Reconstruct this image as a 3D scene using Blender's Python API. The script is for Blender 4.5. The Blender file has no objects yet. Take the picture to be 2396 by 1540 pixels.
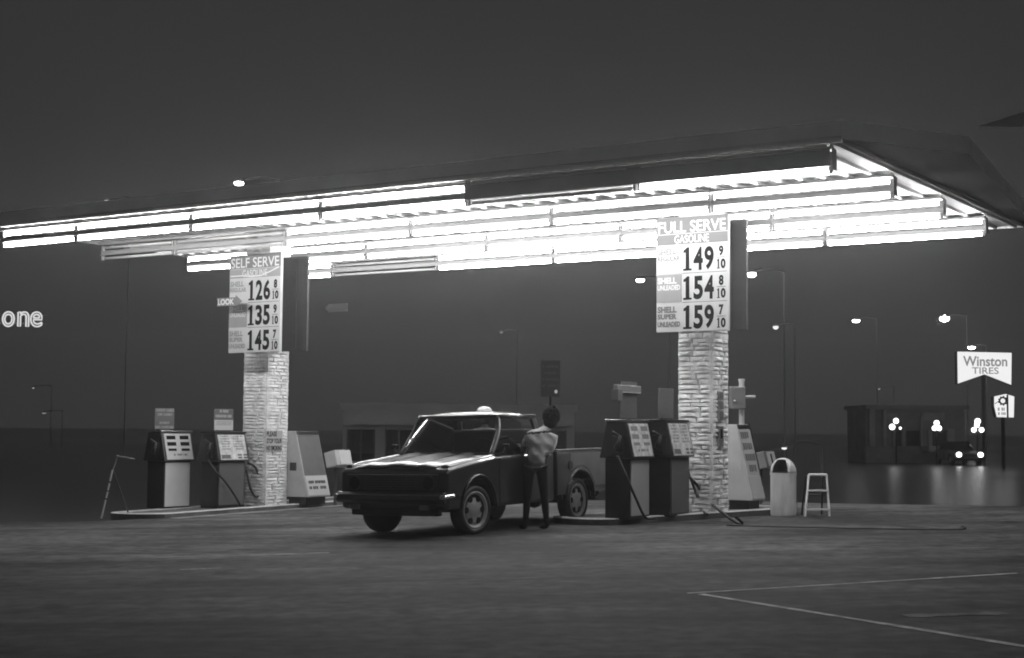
import bpy, bmesh, math, random
from mathutils import Vector, Matrix
random.seed(7)
R = math.radians
S = bpy.context.scene
COL = S.collection

# ------------------------------------------------------------------ camera, sky, exposure
F, CX, CY = 3500.0, 1198.0, 770.0           # focal length and centre in the units of a 2396-wide frame
PIT, ROLL, EYE = math.atan((1005.7-770)/3500.0), 0.0077, 1.30
cam_d = bpy.data.cameras.new('camera')
cam_d.sensor_width = 36; cam_d.lens = F/2396*36; cam_d.clip_end = 3000; cam_d.clip_start = .1
cam = bpy.data.objects.new('camera', cam_d); COL.objects.link(cam)
cam.matrix_world = Matrix.Translation((0, 0, EYE)) @ Matrix.Rotation(math.pi/2+PIT, 4, 'X') @ Matrix.Rotation(ROLL, 4, 'Z')
S.camera = cam
w = bpy.data.worlds.new('World'); S.world = w; w.use_nodes = True
w.node_tree.nodes['Background'].inputs[0].default_value = (.030, .030, .030, 1)   # even night sky glow
w.node_tree.nodes['Background'].inputs[1].default_value = 1.0
S.view_settings.view_transform = 'Standard'; S.view_settings.look = 'None'
S.view_settings.exposure = 0; S.view_settings.gamma = 1
S.render.engine = 'CYCLES'
cy = S.cycles
cy.use_denoising = True
cy.max_bounces = 8; cy.diffuse_bounces = 3; cy.glossy_bounces = 3; cy.transmission_bounces = 6; cy.volume_bounces = 1
cy.caustics_reflective = False; cy.caustics_refractive = False
cy.sample_clamp_indirect = 4.0
cy.filter_width = 1.9
TUBE_E = 80.0
HAZE = 0.0010

# ------------------------------------------------------------------ frames of reference
TH = .5708
AV = Vector((-math.cos(TH), math.sin(TH), 0))     # along the canopy, away to the left
BV = Vector((math.sin(TH), math.cos(TH), 0))      # across the canopy, away to the right
UP = Vector((0, 0, 1))
P0 = Vector((3.623, 16.766, 0))                   # right end of the front tube row
PHI = math.atan2(BV.y, BV.x)
SL = .02                                          # the forecourt falls gently to the left

def gz(x, y=0): return SL*max(-12, min(12, x))
def CP(t, off, z): return P0 + AV*t + BV*off + UP*z
def ray(px, py):
    a, b = px-CX, py-CY
    c, s = math.cos(ROLL), math.sin(ROLL)
    u, v = a*c+b*s, -a*s+b*c
    cp, sp = math.cos(PIT), math.sin(PIT)
    return Vector((u, F*cp+v*sp, F*sp-v*cp)).normalized()
def on_ground(px, py, h=0.0):                     # where a sight line meets the forecourt (raised by h)
    d = ray(px, py)
    k = (h-EYE)/(d.z-SL*d.x)
    return Vector((0, 0, EYE)) + d*k
def on_level(px, py, z):
    d = ray(px, py); return Vector((0, 0, EYE)) + d*((z-EYE)/d.z)
def at_depth(px, py, Y):
    d = ray(px, py); return Vector((0, 0, EYE)) + d*(Y/d.y)

# ------------------------------------------------------------------ materials
def mat(name, v, rough=.6, metal=0, var=.15, scale=6.0, bump=0.0, bscale=40.0, spec=.5, coat=0.0, stretch=(1, 1, 1)):
    m = bpy.data.materials.new(name); m.use_nodes = True
    nt = m.node_tree; b = nt.nodes['Principled BSDF']
    b.inputs['Roughness'].default_value = rough; b.inputs['Metallic'].default_value = metal
    b.inputs['Specular IOR Level'].default_value = spec
    b.inputs['Coat Weight'].default_value = coat
    b.inputs['Coat Roughness'].default_value = .06
    b.inputs['Base Color'].default_value = (v, v, v, 1)
    tc = nt.nodes.new('ShaderNodeTexCoord'); mp = nt.nodes.new('ShaderNodeMapping')
    mp.inputs['Scale'].default_value = stretch
    nt.links.new(tc.outputs['Object'], mp.inputs['Vector'])
    if var:
        n = nt.nodes.new('ShaderNodeTexNoise'); n.inputs['Scale'].default_value = scale; n.inputs['Detail'].default_value = 6
        r = nt.nodes.new('ShaderNodeMapRange')
        r.inputs['From Min'].default_value = .3; r.inputs['From Max'].default_value = .7
        r.inputs['To Min'].default_value = v*(1-var); r.inputs['To Max'].default_value = v*(1+var)
        nt.links.new(mp.outputs[0], n.inputs['Vector']); nt.links.new(n.outputs['Fac'], r.inputs['Value'])
        nt.links.new(r.outputs['Result'], b.inputs['Base Color'])
    if bump:
        n2 = nt.nodes.new('ShaderNodeTexNoise'); n2.inputs['Scale'].default_value = bscale; n2.inputs['Detail'].default_value = 8
        bp = nt.nodes.new('ShaderNodeBump'); bp.inputs['Strength'].default_value = bump; bp.inputs['Distance'].default_value = .02
        nt.links.new(mp.outputs[0], n2.inputs['Vector']); nt.links.new(n2.outputs['Fac'], bp.inputs['Height'])
        nt.links.new(bp.outputs[0], b.inputs['Normal'])
    return m
def emit(name, v, strength):
    m = bpy.data.materials.new(name); m.use_nodes = True
    nt = m.node_tree; nt.nodes.clear()
    o = nt.nodes.new('ShaderNodeOutputMaterial'); e = nt.nodes.new('ShaderNodeEmission')
    e.inputs[0].default_value = (v, v, v, 1); e.inputs[1].default_value = strength
    nt.links.new(e.outputs[0], o.inputs[0]); return m

M = dict(
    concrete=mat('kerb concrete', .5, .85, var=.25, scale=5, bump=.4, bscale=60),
    gutter=mat('gutter concrete', .2, .9, var=.35, scale=3),
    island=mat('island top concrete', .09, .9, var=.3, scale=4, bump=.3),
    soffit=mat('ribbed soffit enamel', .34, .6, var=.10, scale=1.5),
    fascia=mat('fascia paint', .85, .6, var=.12, scale=1),
    fascia_end=mat('end fascia paint', .90, .6, var=.08, scale=1),
    soffit_shaded=mat('shaded overhang soffit', .10, 1, var=.1, scale=1, spec=0),  # shade under the overhang put into the colour
    housing=mat('fixture enamel', .26, .4, var=.05),
    housing_dark=mat('fixture cover', .035, .5, var=.1),
    socket=mat('socket plastic', .30, .5, var=0),
    stone=mat('split stone', .74, .95, var=.22, scale=9, bump=.6, bscale=25),
    mortar=mat('mortar', .6, .95, var=.2),
    white=mat('white sign enamel', .56, .4, var=.04),
    light=mat('light grey sign enamel', .44, .4, var=.05),
    mid=mat('mid grey sign enamel', .22, .4, var=.06),
    midlight=mat('pale band enamel', .42, .4, var=.08),
    headband=mat('header enamel', .075, .5, var=.06),
    subband=mat('subheader enamel', .085, .5, var=.06),
    darkgrey=mat('dark grey sign enamel', .12, .45, var=.08),
    palegrey=mat('pale grey lettering', .12, .5, var=.1),
    black=mat('black lettering', .006, .8, var=0, spec=.1),
    sign_back=mat('sign back steel', .03, .6, var=.15),
    pump_body=mat('dark pump enamel', .018, .35, var=.2),
    pump_door=mat('pale pump door enamel', .66, .45, var=.06, scale=3),
    pump_door2=mat('grey pump door enamel', .36, .45, var=.06, scale=3),
    pump_dark=mat('charcoal pump door enamel', .10, .45, var=.08, scale=3),
    pump_face=mat('pump dial face', .62, .35, var=.08, scale=10),
    pump_face2=mat('worn pump dial face', .62, .4, var=.3, scale=14),
    steel=mat('brushed steel', .55, .3, metal=1, var=.1),
    chrome=mat('chrome', .75, .12, metal=1, var=0),
    rubber=mat('black rubber', .012, .55, var=.1),
    paint=mat('black car paint', .008, .34, var=.05, coat=.8),
    paint_grey=mat('truck bed grey', .13, .6, var=.15, scale=5),
    trim=mat('black trim', .01, .5, var=0),
    rim=mat('dull alloy rim', .30, .5, metal=.3, var=.2, scale=12),
    skin=mat('skin', .22, .6, var=.06),
    shirt=mat('pale shirt', .70, .85, var=.1, scale=8, bump=.4, bscale=14),
    trousers=mat('dark trousers', .006, .9, var=.15),
    hair=mat('dark hair', .008, .9, var=.3, scale=30, bump=.7, bscale=60, spec=.1),
    cap=mat('white cap cloth', .70, .8, var=.06),
    bin=mat('galvanised bin', .68, .5, var=.18, scale=9, stretch=(1, 1, .3)),
    alu=mat('aluminium ladder', .92, .35, var=.05),
    asphalt_far=mat('damp road', .12, .27, var=.2, scale=.08),
    wall_far=mat('stucco wall', .30, .9, var=.2, scale=1),
    shop_wall=mat('pale shop stucco', .78, .9, var=.1, scale=.6),
    dark_far=mat('dark wall', .22, .9, var=.2, scale=1),
    pole=mat('grey pole paint', .34, .7, var=.05),
    wood=mat('pole wood', .06, .9, var=.2),
    car2=mat('dark car paint', .10, .25, var=.05, coat=.8),
    linefaint=mat('faded paint smear', .17, .9, var=.8, scale=4),
    linepaint=mat('worn line paint', .6, .85, var=.6, scale=7),
)
g = bpy.data.materials.new('glass'); g.use_nodes = True
nt = g.node_tree; nt.nodes.clear()
o_ = nt.nodes.new('ShaderNodeOutputMaterial'); mx = nt.nodes.new('ShaderNodeMixShader'); tr = nt.nodes.new('ShaderNodeBsdfTransparent')
gl = nt.nodes.new('ShaderNodeBsdfGlossy'); gl.inputs['Roughness'].default_value = .04; gl.inputs['Color'].default_value = (.9, .9, .9, 1)
tr.inputs[0].default_value = (.45, .45, .45, 1)
fr = nt.nodes.new('ShaderNodeFresnel'); fr.inputs[0].default_value = 1.5
nt.links.new(fr.outputs[0], mx.inputs[0]); nt.links.new(tr.outputs[0], mx.inputs[1]); nt.links.new(gl.outputs[0], mx.inputs[2]); nt.links.new(mx.outputs[0], o_.inputs[0])
M['glass'] = g
M['tube'] = emit('lit tube', 1, TUBE_E)
M['tube_off'] = mat('unlit tube', .6, .3, var=0)
M['lamp'] = emit('street lamp lens', 1, 30)
M['lamp_faint'] = emit('faint far lamp', 1, .35)
M['lamp_dim'] = emit('distant lamp lens', 1, 1.0)
M['globe'] = emit('globe lamp', 1, 4)
M['neon'] = emit('neon tube', 1, .75)
M['signlit'] = emit('backlit sign face', 1, .95)
M['signlit_edge'] = emit('backlit sign rim', 1, 1.0)
M['signletter'] = emit('backlit tinted lettering', 1, .22)
M['headlight'] = emit('headlight', 1, 6)

# ------------------------------------------------------------------ mesh helpers
class MB:
    def __init__(s): s.v = []; s.f = []
    def add(s, vs, fs, mt=None):
        n = len(s.v)
        s.v += [tuple(mt @ Vector(v)) if mt else tuple(v) for v in vs]
        s.f += [tuple(i+n for i in f) for f in fs]; return s
    def box(s, c, d, mt=None):
        x, y, z = [k/2 for k in d]
        vs = [(c[0]+a*x, c[1]+b*y, c[2]+e*z) for a in (-1, 1) for b in (-1, 1) for e in (-1, 1)]
        return s.add(vs, [(0, 1, 3, 2), (4, 6, 7, 5), (0, 4, 5, 1), (2, 3, 7, 6), (0, 2, 6, 4), (1, 5, 7, 3)], mt)
    def hexa(s, b, t, mt=None):          # bottom quad (ccw from above) and top quad
        return s.add(list(b)+list(t), [(3, 2, 1, 0), (4, 5, 6, 7)]+[(i, (i+1) % 4, 4+(i+1) % 4, 4+i) for i in range(4)], mt)
    def prism(s, poly, axis, a, b, mt=None):   # poly in the two other axes, extruded from a to b
        def P(p, k):
            return {'x': (k, p[0], p[1]), 'y': (p[0], k, p[1]), 'z': (p[0], p[1], k)}[axis]
        n = len(poly)
        vs = [P(p, a) for p in poly]+[P(p, b) for p in poly]
        fs = [tuple(range(n))[::-1], tuple(range(n, 2*n))]+[(i, (i+1) % n, n+(i+1) % n, n+i) for i in range(n)]
        return s.add(vs, fs, mt)
    def cyl(s, p, q, r, n=12, r2=None, cap=True, mt=None):
        p, q = Vector(p), Vector(q); d = (q-p).normalized(); r2 = r if r2 is None else r2
        a = d.orthogonal().normalized(); b = d.cross(a)
        vs = [p+(a*math.cos(k)+b*math.sin(k))*r for k in [2*math.pi*i/n for i in range(n)]]
        vs += [q+(a*math.cos(k)+b*math.sin(k))*r2 for k in [2*math.pi*i/n for i in range(n)]]
        fs = [(i, (i+1) % n, n+(i+1) % n, n+i) for i in range(n)]
        if cap: fs += [tuple(range(n))[::-1], tuple(range(n, 2*n))]
        return s.add(vs, fs, mt)
    def tube(s, pts, r, n=8, smooth=4, mt=None):
        P = [Vector(p) for p in pts]
        if smooth > 1 and len(P) > 2:
            Q = []
            for i in range(len(P)-1):
                a, b, c, d = P[max(i-1, 0)], P[i], P[i+1], P[min(i+2, len(P)-1)]
                for k in range(smooth):
                    t = k/smooth
                    Q.append(.5*((2*b)+(c-a)*t+(2*a-5*b+4*c-d)*t*t+(3*b-a-3*c+d)*t**3))
            P = Q+[P[-1]]
        rings = []; ref = None
        for i, p in enumerate(P):
            d = (P[min(i+1, len(P)-1)]-P[max(i-1, 0)]).normalized()
            a = d.orthogonal().normalized() if ref is None else (ref-d*ref.dot(d)).normalized()
            ref = a; b = d.cross(a)
            rings.append([p+(a*math.cos(k)+b*math.sin(k))*r for k in [2*math.pi*j/n for j in range(n)]])
        vs = [v for g_ in rings for v in g_]; fs = []
        for i in range(len(rings)-1):
            fs += [(i*n+j, i*n+(j+1) % n, (i+1)*n+(j+1) % n, (i+1)*n+j) for j in range(n)]
        fs += [tuple(range(n))[::-1], tuple(range(len(vs)-n, len(vs)))]
        return s.add(vs, fs, mt)
    def lathe(s, prof, n=24, mt=None, cap=True):   # (r, z) profile round z
        vs = []; fs = []
        for r, z in prof:
            vs += [(r*math.cos(2*math.pi*i/n), r*math.sin(2*math.pi*i/n), z) for i in range(n)]
        for k in range(len(prof)-1):
            fs += [(k*n+i, k*n+(i+1) % n, (k+1)*n+(i+1) % n, (k+1)*n+i) for i in range(n)]
        if cap: fs += [tuple(range(n))[::-1], tuple(range(len(vs)-n, len(vs)))]
        return s.add(vs, fs, mt)
    def ball(s, c, r, n=12, sc=(1, 1, 1), mt=None):
        c = Vector(c); vs = []; fs = []; m = n//2
        for i in range(1, m):
            a = math.pi*i/m
            vs += [c+Vector((r*sc[0]*math.sin(a)*math.cos(2*math.pi*j/n), r*sc[1]*math.sin(a)*math.sin(2*math.pi*j/n), r*sc[2]*math.cos(a))) for j in range(n)]
        vs += [c+Vector((0, 0, r*sc[2])), c-Vector((0, 0, r*sc[2]))]
        for i in range(m-2):
            fs += [(i*n+j, (i+1)*n+j, (i+1)*n+(j+1) % n, i*n+(j+1) % n) for j in range(n)]
        t = len(vs)-2
        fs += [(t, j, (j+1) % n) for j in range(n)]+[(t+1, (m-2)*n+(j+1) % n, (m-2)*n+j) for j in range(n)]
        return s.add(vs, fs, mt)
    def build(s, name, m, parent=None, bevel=0, smooth=False, seg=2, sub=0):
        me = bpy.data.meshes.new(name); me.from_pydata(s.v, [], s.f); me.update()
        bm = bmesh.new(); bm.from_mesh(me); bmesh.ops.recalc_face_normals(bm, faces=bm.faces); bm.to_mesh(me); bm.free()
        me.materials.append(m if not isinstance(m, str) else M[m])
        if smooth:
            for p in me.polygons: p.use_smooth = True
        o = bpy.data.objects.new(name, me); COL.objects.link(o)
        if parent: o.parent = parent
        if bevel:
            md = o.modifiers.new('bevel', 'BEVEL'); md.width = bevel; md.segments = seg; md.limit_method = 'ANGLE'; md.angle_limit = R(35)
        if sub:
            md = o.modifiers.new('subsurf', 'SUBSURF'); md.levels = md.render_levels = sub
        return o
def tag(o, label, cat, group=None, kind=None):
    if label: o['label'] = label
    if cat: o['category'] = cat
    if group: o['group'] = group
    if kind: o['kind'] = kind
    return o
def thing(name, label, cat, loc=(0, 0, 0), rz=0, group=None):
    o = bpy.data.objects.new(name, None); COL.objects.link(o)
    o.location = loc; o.rotation_euler = (0, 0, rz); o.empty_display_size = .2
    return tag(o, label, cat, group)
def structure(o): o['kind'] = 'structure'; return o

_tc = {}
def glyphs(s, weight=0.0):
    if (s, weight) not in _tc:
        c = bpy.data.curves.new('t', 'FONT'); c.body = s; c.size = 1; c.offset = weight; c.resolution_u = 4
        o = bpy.data.objects.new('t', c); me = o.to_mesh()
        _tc[(s, weight)] = ([tuple(v.co) for v in me.vertices], [tuple(p.vertices) for p in me.polygons])
        o.to_mesh_clear(); bpy.data.objects.remove(o); bpy.data.curves.remove(c)
    return _tc[(s, weight)]
def put_text(mb, s, x0, x1, z0, z1, y, weight=.012, skew=0.0, mt=None):
    """letters filling x0..x1, z0..z1 on the plane y (facing -y)"""
    vs, fs = glyphs(s, weight)
    ax, bx = min(v[0] for v in vs), max(v[0] for v in vs); az, bz = min(v[1] for v in vs), max(v[1] for v in vs)
    out = []
    for v in vs:
        b = (v[1]-az)/(bz-az); a = (v[0]-ax)/(bx-ax)
        out.append((x0+(x1-x0)*a+skew*b*(z1-z0), y, z0+(z1-z0)*b))
    mb.add(out, fs, mt)
def put_one(mb, x0, x1, z0, z1, y, mt=None):        # a figure 1 with a foot and a flag
    w_, h = x1-x0, z1-z0; c = (x0+x1)/2; st = w_*.20
    mb.add([(c-st, y, z0), (c+st, y, z0), (c+st, y, z1), (c-st*.2, y, z1), (c-st, y, z1-h*.07)], [(0, 1, 2, 3, 4)], mt)
    mb.add([(x0+w_*.05, y-.0005, z0), (x1-w_*.05, y-.0005, z0), (x1-w_*.05, y-.0005, z0+h*.085), (x0+w_*.05, y-.0005, z0+h*.085)], [(0, 1, 2, 3)], mt)
    mb.add([(c-st, y-.0005, z1-h*.07), (c-st, y-.0005, z1-h*.22), (x0+w_*.08, y-.0005, z1-h*.24), (x0+w_*.08, y-.0005, z1-h*.13)], [(0, 1, 2, 3)], mt)
def put_rect(mb, x0, x1, z0, z1, y, mt=None):
    mb.add([(x0, y, z0), (x1, y, z0), (x1, y, z1), (x0, y, z1)], [(0, 1, 2, 3)], mt)
def put_price(mb, digits, x0, x1, z0, z1, y):
    n = len(digits); cw = (x1-x0)/n
    for i, d in enumerate(digits):
        a, b = x0+i*cw+cw*.06, x0+(i+1)*cw-cw*.06
        if d == '1': put_one(mb, a, b, z0, z1, y)
        else: put_text(mb, d, a, b, z0, z1, y, weight=.035)
def put_fraction(mb, n, x0, x1, z0, z1, y):
    h = z1-z0; c = (x0+x1)/2; w_ = x1-x0
    put_text(mb, n, c-w_*.27, c+w_*.27, z0+h*.55, z1, y, weight=.05)
    put_rect(mb, x0, x1, z0+h*.485, z0+h*.505, y)
    put_one(mb, x0, x0+w_*.38, z0, z0+h*.43, y)
    put_text(mb, '0', x0+w_*.45, x1, z0, z0+h*.43, y, weight=.05)
def worn_line(mb, x0, x1, z0, z1, y, rnd, mt=None):  # a line of writing too small to read: letter-sized blocks with word gaps
    x = x0; ch = (z1-z0)*.62
    while x < x1-ch*.5:
        if rnd.random() < .17: x += ch*.8; continue
        w_ = ch*rnd.uniform(.55, .95)
        put_rect(mb, x, min(x+w_, x1), z0+(z1-z0)*rnd.choice((0, 0, .1)), z1, y, mt); x += w_+ch*.28

# ------------------------------------------------------------------ ground
def asphalt_mat():
    m = bpy.data.materials.new('forecourt asphalt'); m.use_nodes = True
    nt = m.node_tree; b = nt.nodes['Principled BSDF']; b.inputs['Roughness'].default_value = .9; b.inputs['Specular IOR Level'].default_value = .12
    tc = nt.nodes.new('ShaderNodeTexCoord')
    def noise(sc, st, det=6, rot=0):
        mp = nt.nodes.new('ShaderNodeMapping'); mp.inputs['Scale'].default_value = st; mp.inputs['Rotation'].default_value = (0, 0, rot)
        n = nt.nodes.new('ShaderNodeTexNoise'); n.inputs['Scale'].default_value = sc; n.inputs['Detail'].default_value = det
        nt.links.new(tc.outputs['Object'], mp.inputs[0]); nt.links.new(mp.outputs[0], n.inputs['Vector']); return n.outputs['Fac']
    def mr(sock, a, b_, c, d):
        r = nt.nodes.new('ShaderNodeMapRange'); r.inputs[1].default_value = a; r.inputs[2].default_value = b_; r.inputs[3].default_value = c; r.inputs[4].default_value = d
        nt.links.new(sock, r.inputs[0]); return r.outputs[0]
    def mul(a, b_):
        k = nt.nodes.new('ShaderNodeMath'); k.operation = 'MULTIPLY'; nt.links.new(a, k.inputs[0]); nt.links.new(b_, k.inputs[1]); return k.outputs[0]
    big = mr(noise(.35, (1, 1, 1), 4), .3, .7, .5, 1.55)
    streak = mr(noise(1.1, (.18, 1.3, 1), 8, R(8)), .35, .68, .62, 1.55)
    fine = mr(noise(6, (1, 1, 1), 10), .32, .68, .62, 1.42)
    spots = mr(noise(1.7, (1, 1, 1), 3), .60, .68, 1.0, .55)     # oil drips
    v = mul(mul(mul(big, streak), fine), spots)
    k = nt.nodes.new('ShaderNodeMath'); k.operation = 'MULTIPLY'; k.inputs[1].default_value = .066; nt.links.new(v, k.inputs[0])
    nt.links.new(k.outputs[0], b.inputs['Base Color'])
    bp = nt.nodes.new('ShaderNodeBump'); bp.inputs['Strength'].default_value = .35; bp.inputs['Distance'].default_value = .01
    nt.links.new(noise(45, (1, 1, 1), 8), bp.inputs['Height']); nt.links.new(bp.outputs[0], b.inputs['Normal'])
    return m
M['asphalt'] = asphalt_mat()
mb = MB()
mb.add([(-900, -300, -.55), (900, -300, -.55), (900, 1500, -.55), (-900, 1500, -.55)], [(0, 1, 2, 3)])
structure(mb.build('road', 'asphalt_far'))
edge = [(-60, 21.5), (-14, 22.6), (-6.2, 22.7), (-4.6, 24.2), (-3.2, 26.2), (.5, 27.6), (3.6, 27.2), (5.2, 25.4), (8.0, 23.7), (14, 23.2), (60, 22.5)]
top = [(-60, -12)]+[(-12, -12), (12, -12), (60, -12)]
mb = MB()
xs = sorted(set([e[0] for e in edge]+[-12, 12]))
def edge_y(x):
    for (a, b), (c, d) in zip(edge, edge[1:]):
        if a <= x <= c: return b+(d-b)*(x-a)/(c-a)
rows = []
for x in xs: rows.append(((x, -14, gz(x)), (x, edge_y(x), gz(x)), (x, edge_y(x)+.02, -.56)))
vs = [p for r_ in rows for p in r_]; fs = []
for i in range(len(xs)-1):
    a, b = i*3, i*3+3
    fs += [(a, b, b+1, a+1), (a+1, b+1, b+2, a+2)]
mb.add(vs, fs)
structure(mb.build('forecourt', 'asphalt'))
def strip(p, q, w_):
    a, b = on_ground(*p, h=.004), on_ground(*q, h=.004)
    n = Vector((-(b-a).y, (b-a).x, 0)).normalized()*w_/2
    k = 14; vs = []
    rnd = random.Random(int(p[0]))
    for i in range(k+1):
        c = a+(b-a)*i/k; j = rnd.uniform(.6, 1.25)
        vs += [c-n*j, c+n*j]
    for v in vs: v.z = gz(v.x)+.004
    m_ = MB(); m_.add(vs, [(2*i, 2*i+1, 2*i+3, 2*i+2) for i in range(k)]); return m_
structure(strip((1608, 1388), (2380, 1341), .05).build('line_marking', 'linepaint'))
structure(strip((1640, 1390), (2440, 1519), .06).build('line_marking', 'linepaint'))
structure(strip((850, 1367), (1290, 1350), .025).build('line_marking', 'linefaint'))
structure(strip((2118, 1441), (2352, 1434), .16).build('line_marking', 'linefaint'))
structure(strip((420, 1333), (520, 1329), .10).build('line_marking', 'linefaint'))
structure(strip((560, 1300), (770, 1293), .14).build('line_marking', 'linefaint'))

# ------------------------------------------------------------------ canopy
ZL = 2.956+EYE          # lower tubes
ZS = ZL+.30             # soffit
def canopy():
    root = thing('canopy', 'long flat forecourt canopy with ribbed white soffit and dark fascia', 'canopy')
    c1 = on_level(1979, 342, ZS-.03); c1t = (c1-P0)
    t1, o1 = c1t.dot(AV)-.05, c1t.dot(BV)-.28
    T1 = 14.45; O1 = o1+8.1
    mb = MB()
    P = lambda t, o, z: CP(t, o, z)
    mb.hexa([P(T1, o1, ZS), P(t1, o1, ZS), P(t1, O1, ZS), P(T1, O1, ZS)], [P(T1, o1, ZS+.04), P(t1, o1, ZS+.04), P(t1, O1, ZS+.04), P(T1, O1, ZS+.04)])
    k = t1+.12
    while k < T1-.05:                       # ribs of the metal pans
        mb.hexa([P(k+.035, o1+.03, ZS-.035), P(k, o1+.03, ZS-.035), P(k, O1-.03, ZS-.035), P(k+.035, O1-.03, ZS-.035)],
                [P(k+.055, o1+.03, ZS+.01), P(k-.02, o1+.03, ZS+.01), P(k-.02, O1-.03, ZS+.01), P(k+.055, O1-.03, ZS+.01)])
        k += .305
    mb.build('soffit', 'soffit', root)
    mb = MB(); mb.hexa([P(t1-.012, o1+.02, ZS-.045), P(t1-.035, o1+.02, ZS-.045), P(t1-.035, O1, ZS-.045), P(t1-.012, O1, ZS-.045)],
                       [P(t1-.012, o1+.02, ZS+.003), P(t1-.035, o1+.02, ZS+.003), P(t1-.035, O1, ZS+.003), P(t1-.012, O1, ZS+.003)]); mb.build('light_stop_lip', 'soffit_shaded', root)  # lip added to hold tube light off the overhang
    FZ = .21
    # fascia: front, left end, back
    mb = MB()
    def wall(a, b, z0, z1, th, lean=0):
        d = (b-a).normalized(); n = Vector((d.y, -d.x, 0))*th; l = Vector((d.y, -d.x, 0))*lean
        mb.hexa([a+UP*z0, b+UP*z0, b-n+UP*z0, a-n+UP*z0], [a+l+UP*z1, b+l+UP*z1, b-n+l+UP*z1, a-n+l+UP*z1])
    wall(P(T1, o1, 0), P(t1, o1, 0), ZS-.03, ZS+FZ, .05)
    mb.build('front_fascia', 'fascia', root)
    mb = MB(); wall(P(t1+.02, O1, 0), P(T1, O1, 0), ZS-.03, ZS+FZ, .05); mb.build('rear_fascia', 'fascia', root)
    mb = MB(); wall(P(T1, O1-.06, 0), P(T1, o1+.06, 0), ZS-.03, ZS+FZ, .05); mb.build('end_fascia', 'fascia', root)
    # chamfered overhang past the right end
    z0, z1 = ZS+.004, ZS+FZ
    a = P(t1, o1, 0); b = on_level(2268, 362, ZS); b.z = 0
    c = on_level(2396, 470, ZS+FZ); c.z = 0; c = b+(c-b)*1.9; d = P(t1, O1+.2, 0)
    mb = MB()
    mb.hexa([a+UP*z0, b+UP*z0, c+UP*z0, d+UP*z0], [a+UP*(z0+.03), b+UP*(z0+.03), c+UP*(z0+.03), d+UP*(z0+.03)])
    mb.build('overhang_soffit', 'soffit_shaded', root)
    mb = MB(); wall(a+Vector((.004, 0, 0)), b, z0+.002, z1, .06); mb.build('corner_fascia', 'fascia_end', root)
    mb = MB(); wall(b+Vector((.003, .003, 0)), c, z0+.002, z1, .06); mb.build('overhang_fascia', 'fascia', root)
    mb = MB()
    e = UP*(z1-.02)
    ps = [P(T1-.05, o1+.05, 0)+e, a+e+Vector((-.05, .1, 0)), b+e+Vector((-.06, .05, 0)), c+e+Vector((-.08, 0, 0)), d+e, P(T1-.05, O1-.05, 0)+e]
    n = len(ps)
    mb.add(ps+[p-UP*.03 for p in ps], [tuple(range(n)), tuple(range(n, 2*n))[::-1]]+[(i, (i+1) % n, n+(i+1) % n, n+i) for i in range(n)])
    mb.build('roof_deck', 'fascia', root)
    # pale edge angle between the pans and the fascia
    mb = MB(); mb.tube([P(t1+.2, o1+.07, ZS-.05), P(t1+5, o1+.07, ZS-.05)], .012, 6, 1); mb.build('edge_trim', 'housing', root)
canopy()

# ------------------------------------------------------------------ fluorescent fixtures under the canopy
ROWS = [0.0, 2.12, 4.194, 6.318]
ORD = ['front', 'second', 'third', 'rear']
NTH = ['first', 'second', 'third', 'fourth', 'fifth', 'sixth']
PITCH = 2.5
_tubes = {}
def fixture(row, k, length, up, low, cover):
    state = 'lit' if (up or low) else 'unlit'
    lab = f'{state} {"short" if length < 2 else "long"} twin tube strip light, {NTH[k]} from the right end of the {ORD[row]} row'
    if cover and low: lab = f'strip light behind a dark cover at the right end of the {ORD[row]} row'
    if cover and not low: lab = f'unlit strip light behind a dark cover, second from the right end of the {ORD[row]} row'
    t0 = k*PITCH
    root = thing('strip_light', lab, 'strip light', CP(t0+length/2, ROWS[row], ZL), math.atan2(AV.y, AV.x), 'strip lights under the canopy')
    h = length/2
    # local x along AV (away left); local +y is AV rotated ccw = towards the camera side
    mb = MB(); mb.box((0, 0, .085), (length-.01, .05, .07)); mb.box((0, .0, .055), (length-.01, .12, .008)); mb.box((0, 0, .125), (length-.01, .10, .008)); mb.box((0, 0, .246), (length-.01, .16, .03))  # top channel added to shade the soffit from the upper tube
    mb.build('housing', 'housing', root)
    for s in (-1, 1):
        for zz in (.012, .172):
            mb = MB(); mb.box((s*(h-.03), 0, zz), (.03, .05, .08)); mb.build('socket', 'socket', root)
        mb = MB(); mb.box((s*(h-.02), .0, .27), (.03, .03, .07)); mb.build('hanger', 'housing', root)
    for zz, on in ((0, low), (.185, up)):
        mb = MB(); mb.cyl((-h+.07, 0, zz), (h-.07, 0, zz), .022, 10); mb.build('tube', 'tube' if on else 'tube_off', root, smooth=True)
    if k == 0:
        mb = MB(); mb.box((-h-.012, 0, .12), (.012, .13, .24)); mb.build('end_cap', 'housing', root, bevel=.004)
    if cover:
        mb = MB(); mb.box((0, .10, .135), (length, .012, .20)); mb.box((0, .07, .238), (length, .07, .01)); mb.build('cover', 'housing_dark', root, bevel=.004)
        mb = MB(); mb.box((0, .109, .232), (length-.2, .006, .012)); mb.build('cover_light_line', 'housing', root)  # pale strip standing in for light leaking along the cover top
for r_ in range(4):
    for k in range(6):
        L = PITCH if k < 5 else 1.78
        up = low = True
        cover = False
        if r_ == 0 and k == 0: cover = True; up = False
        if r_ == 0 and k == 1: cover = True; up = low = False
        if r_ == 1 and k >= 4: up = low = False
        if r_ == 3 and k == 4: up = low = False
        fixture(r_, k, L, up, low, cover)

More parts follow.
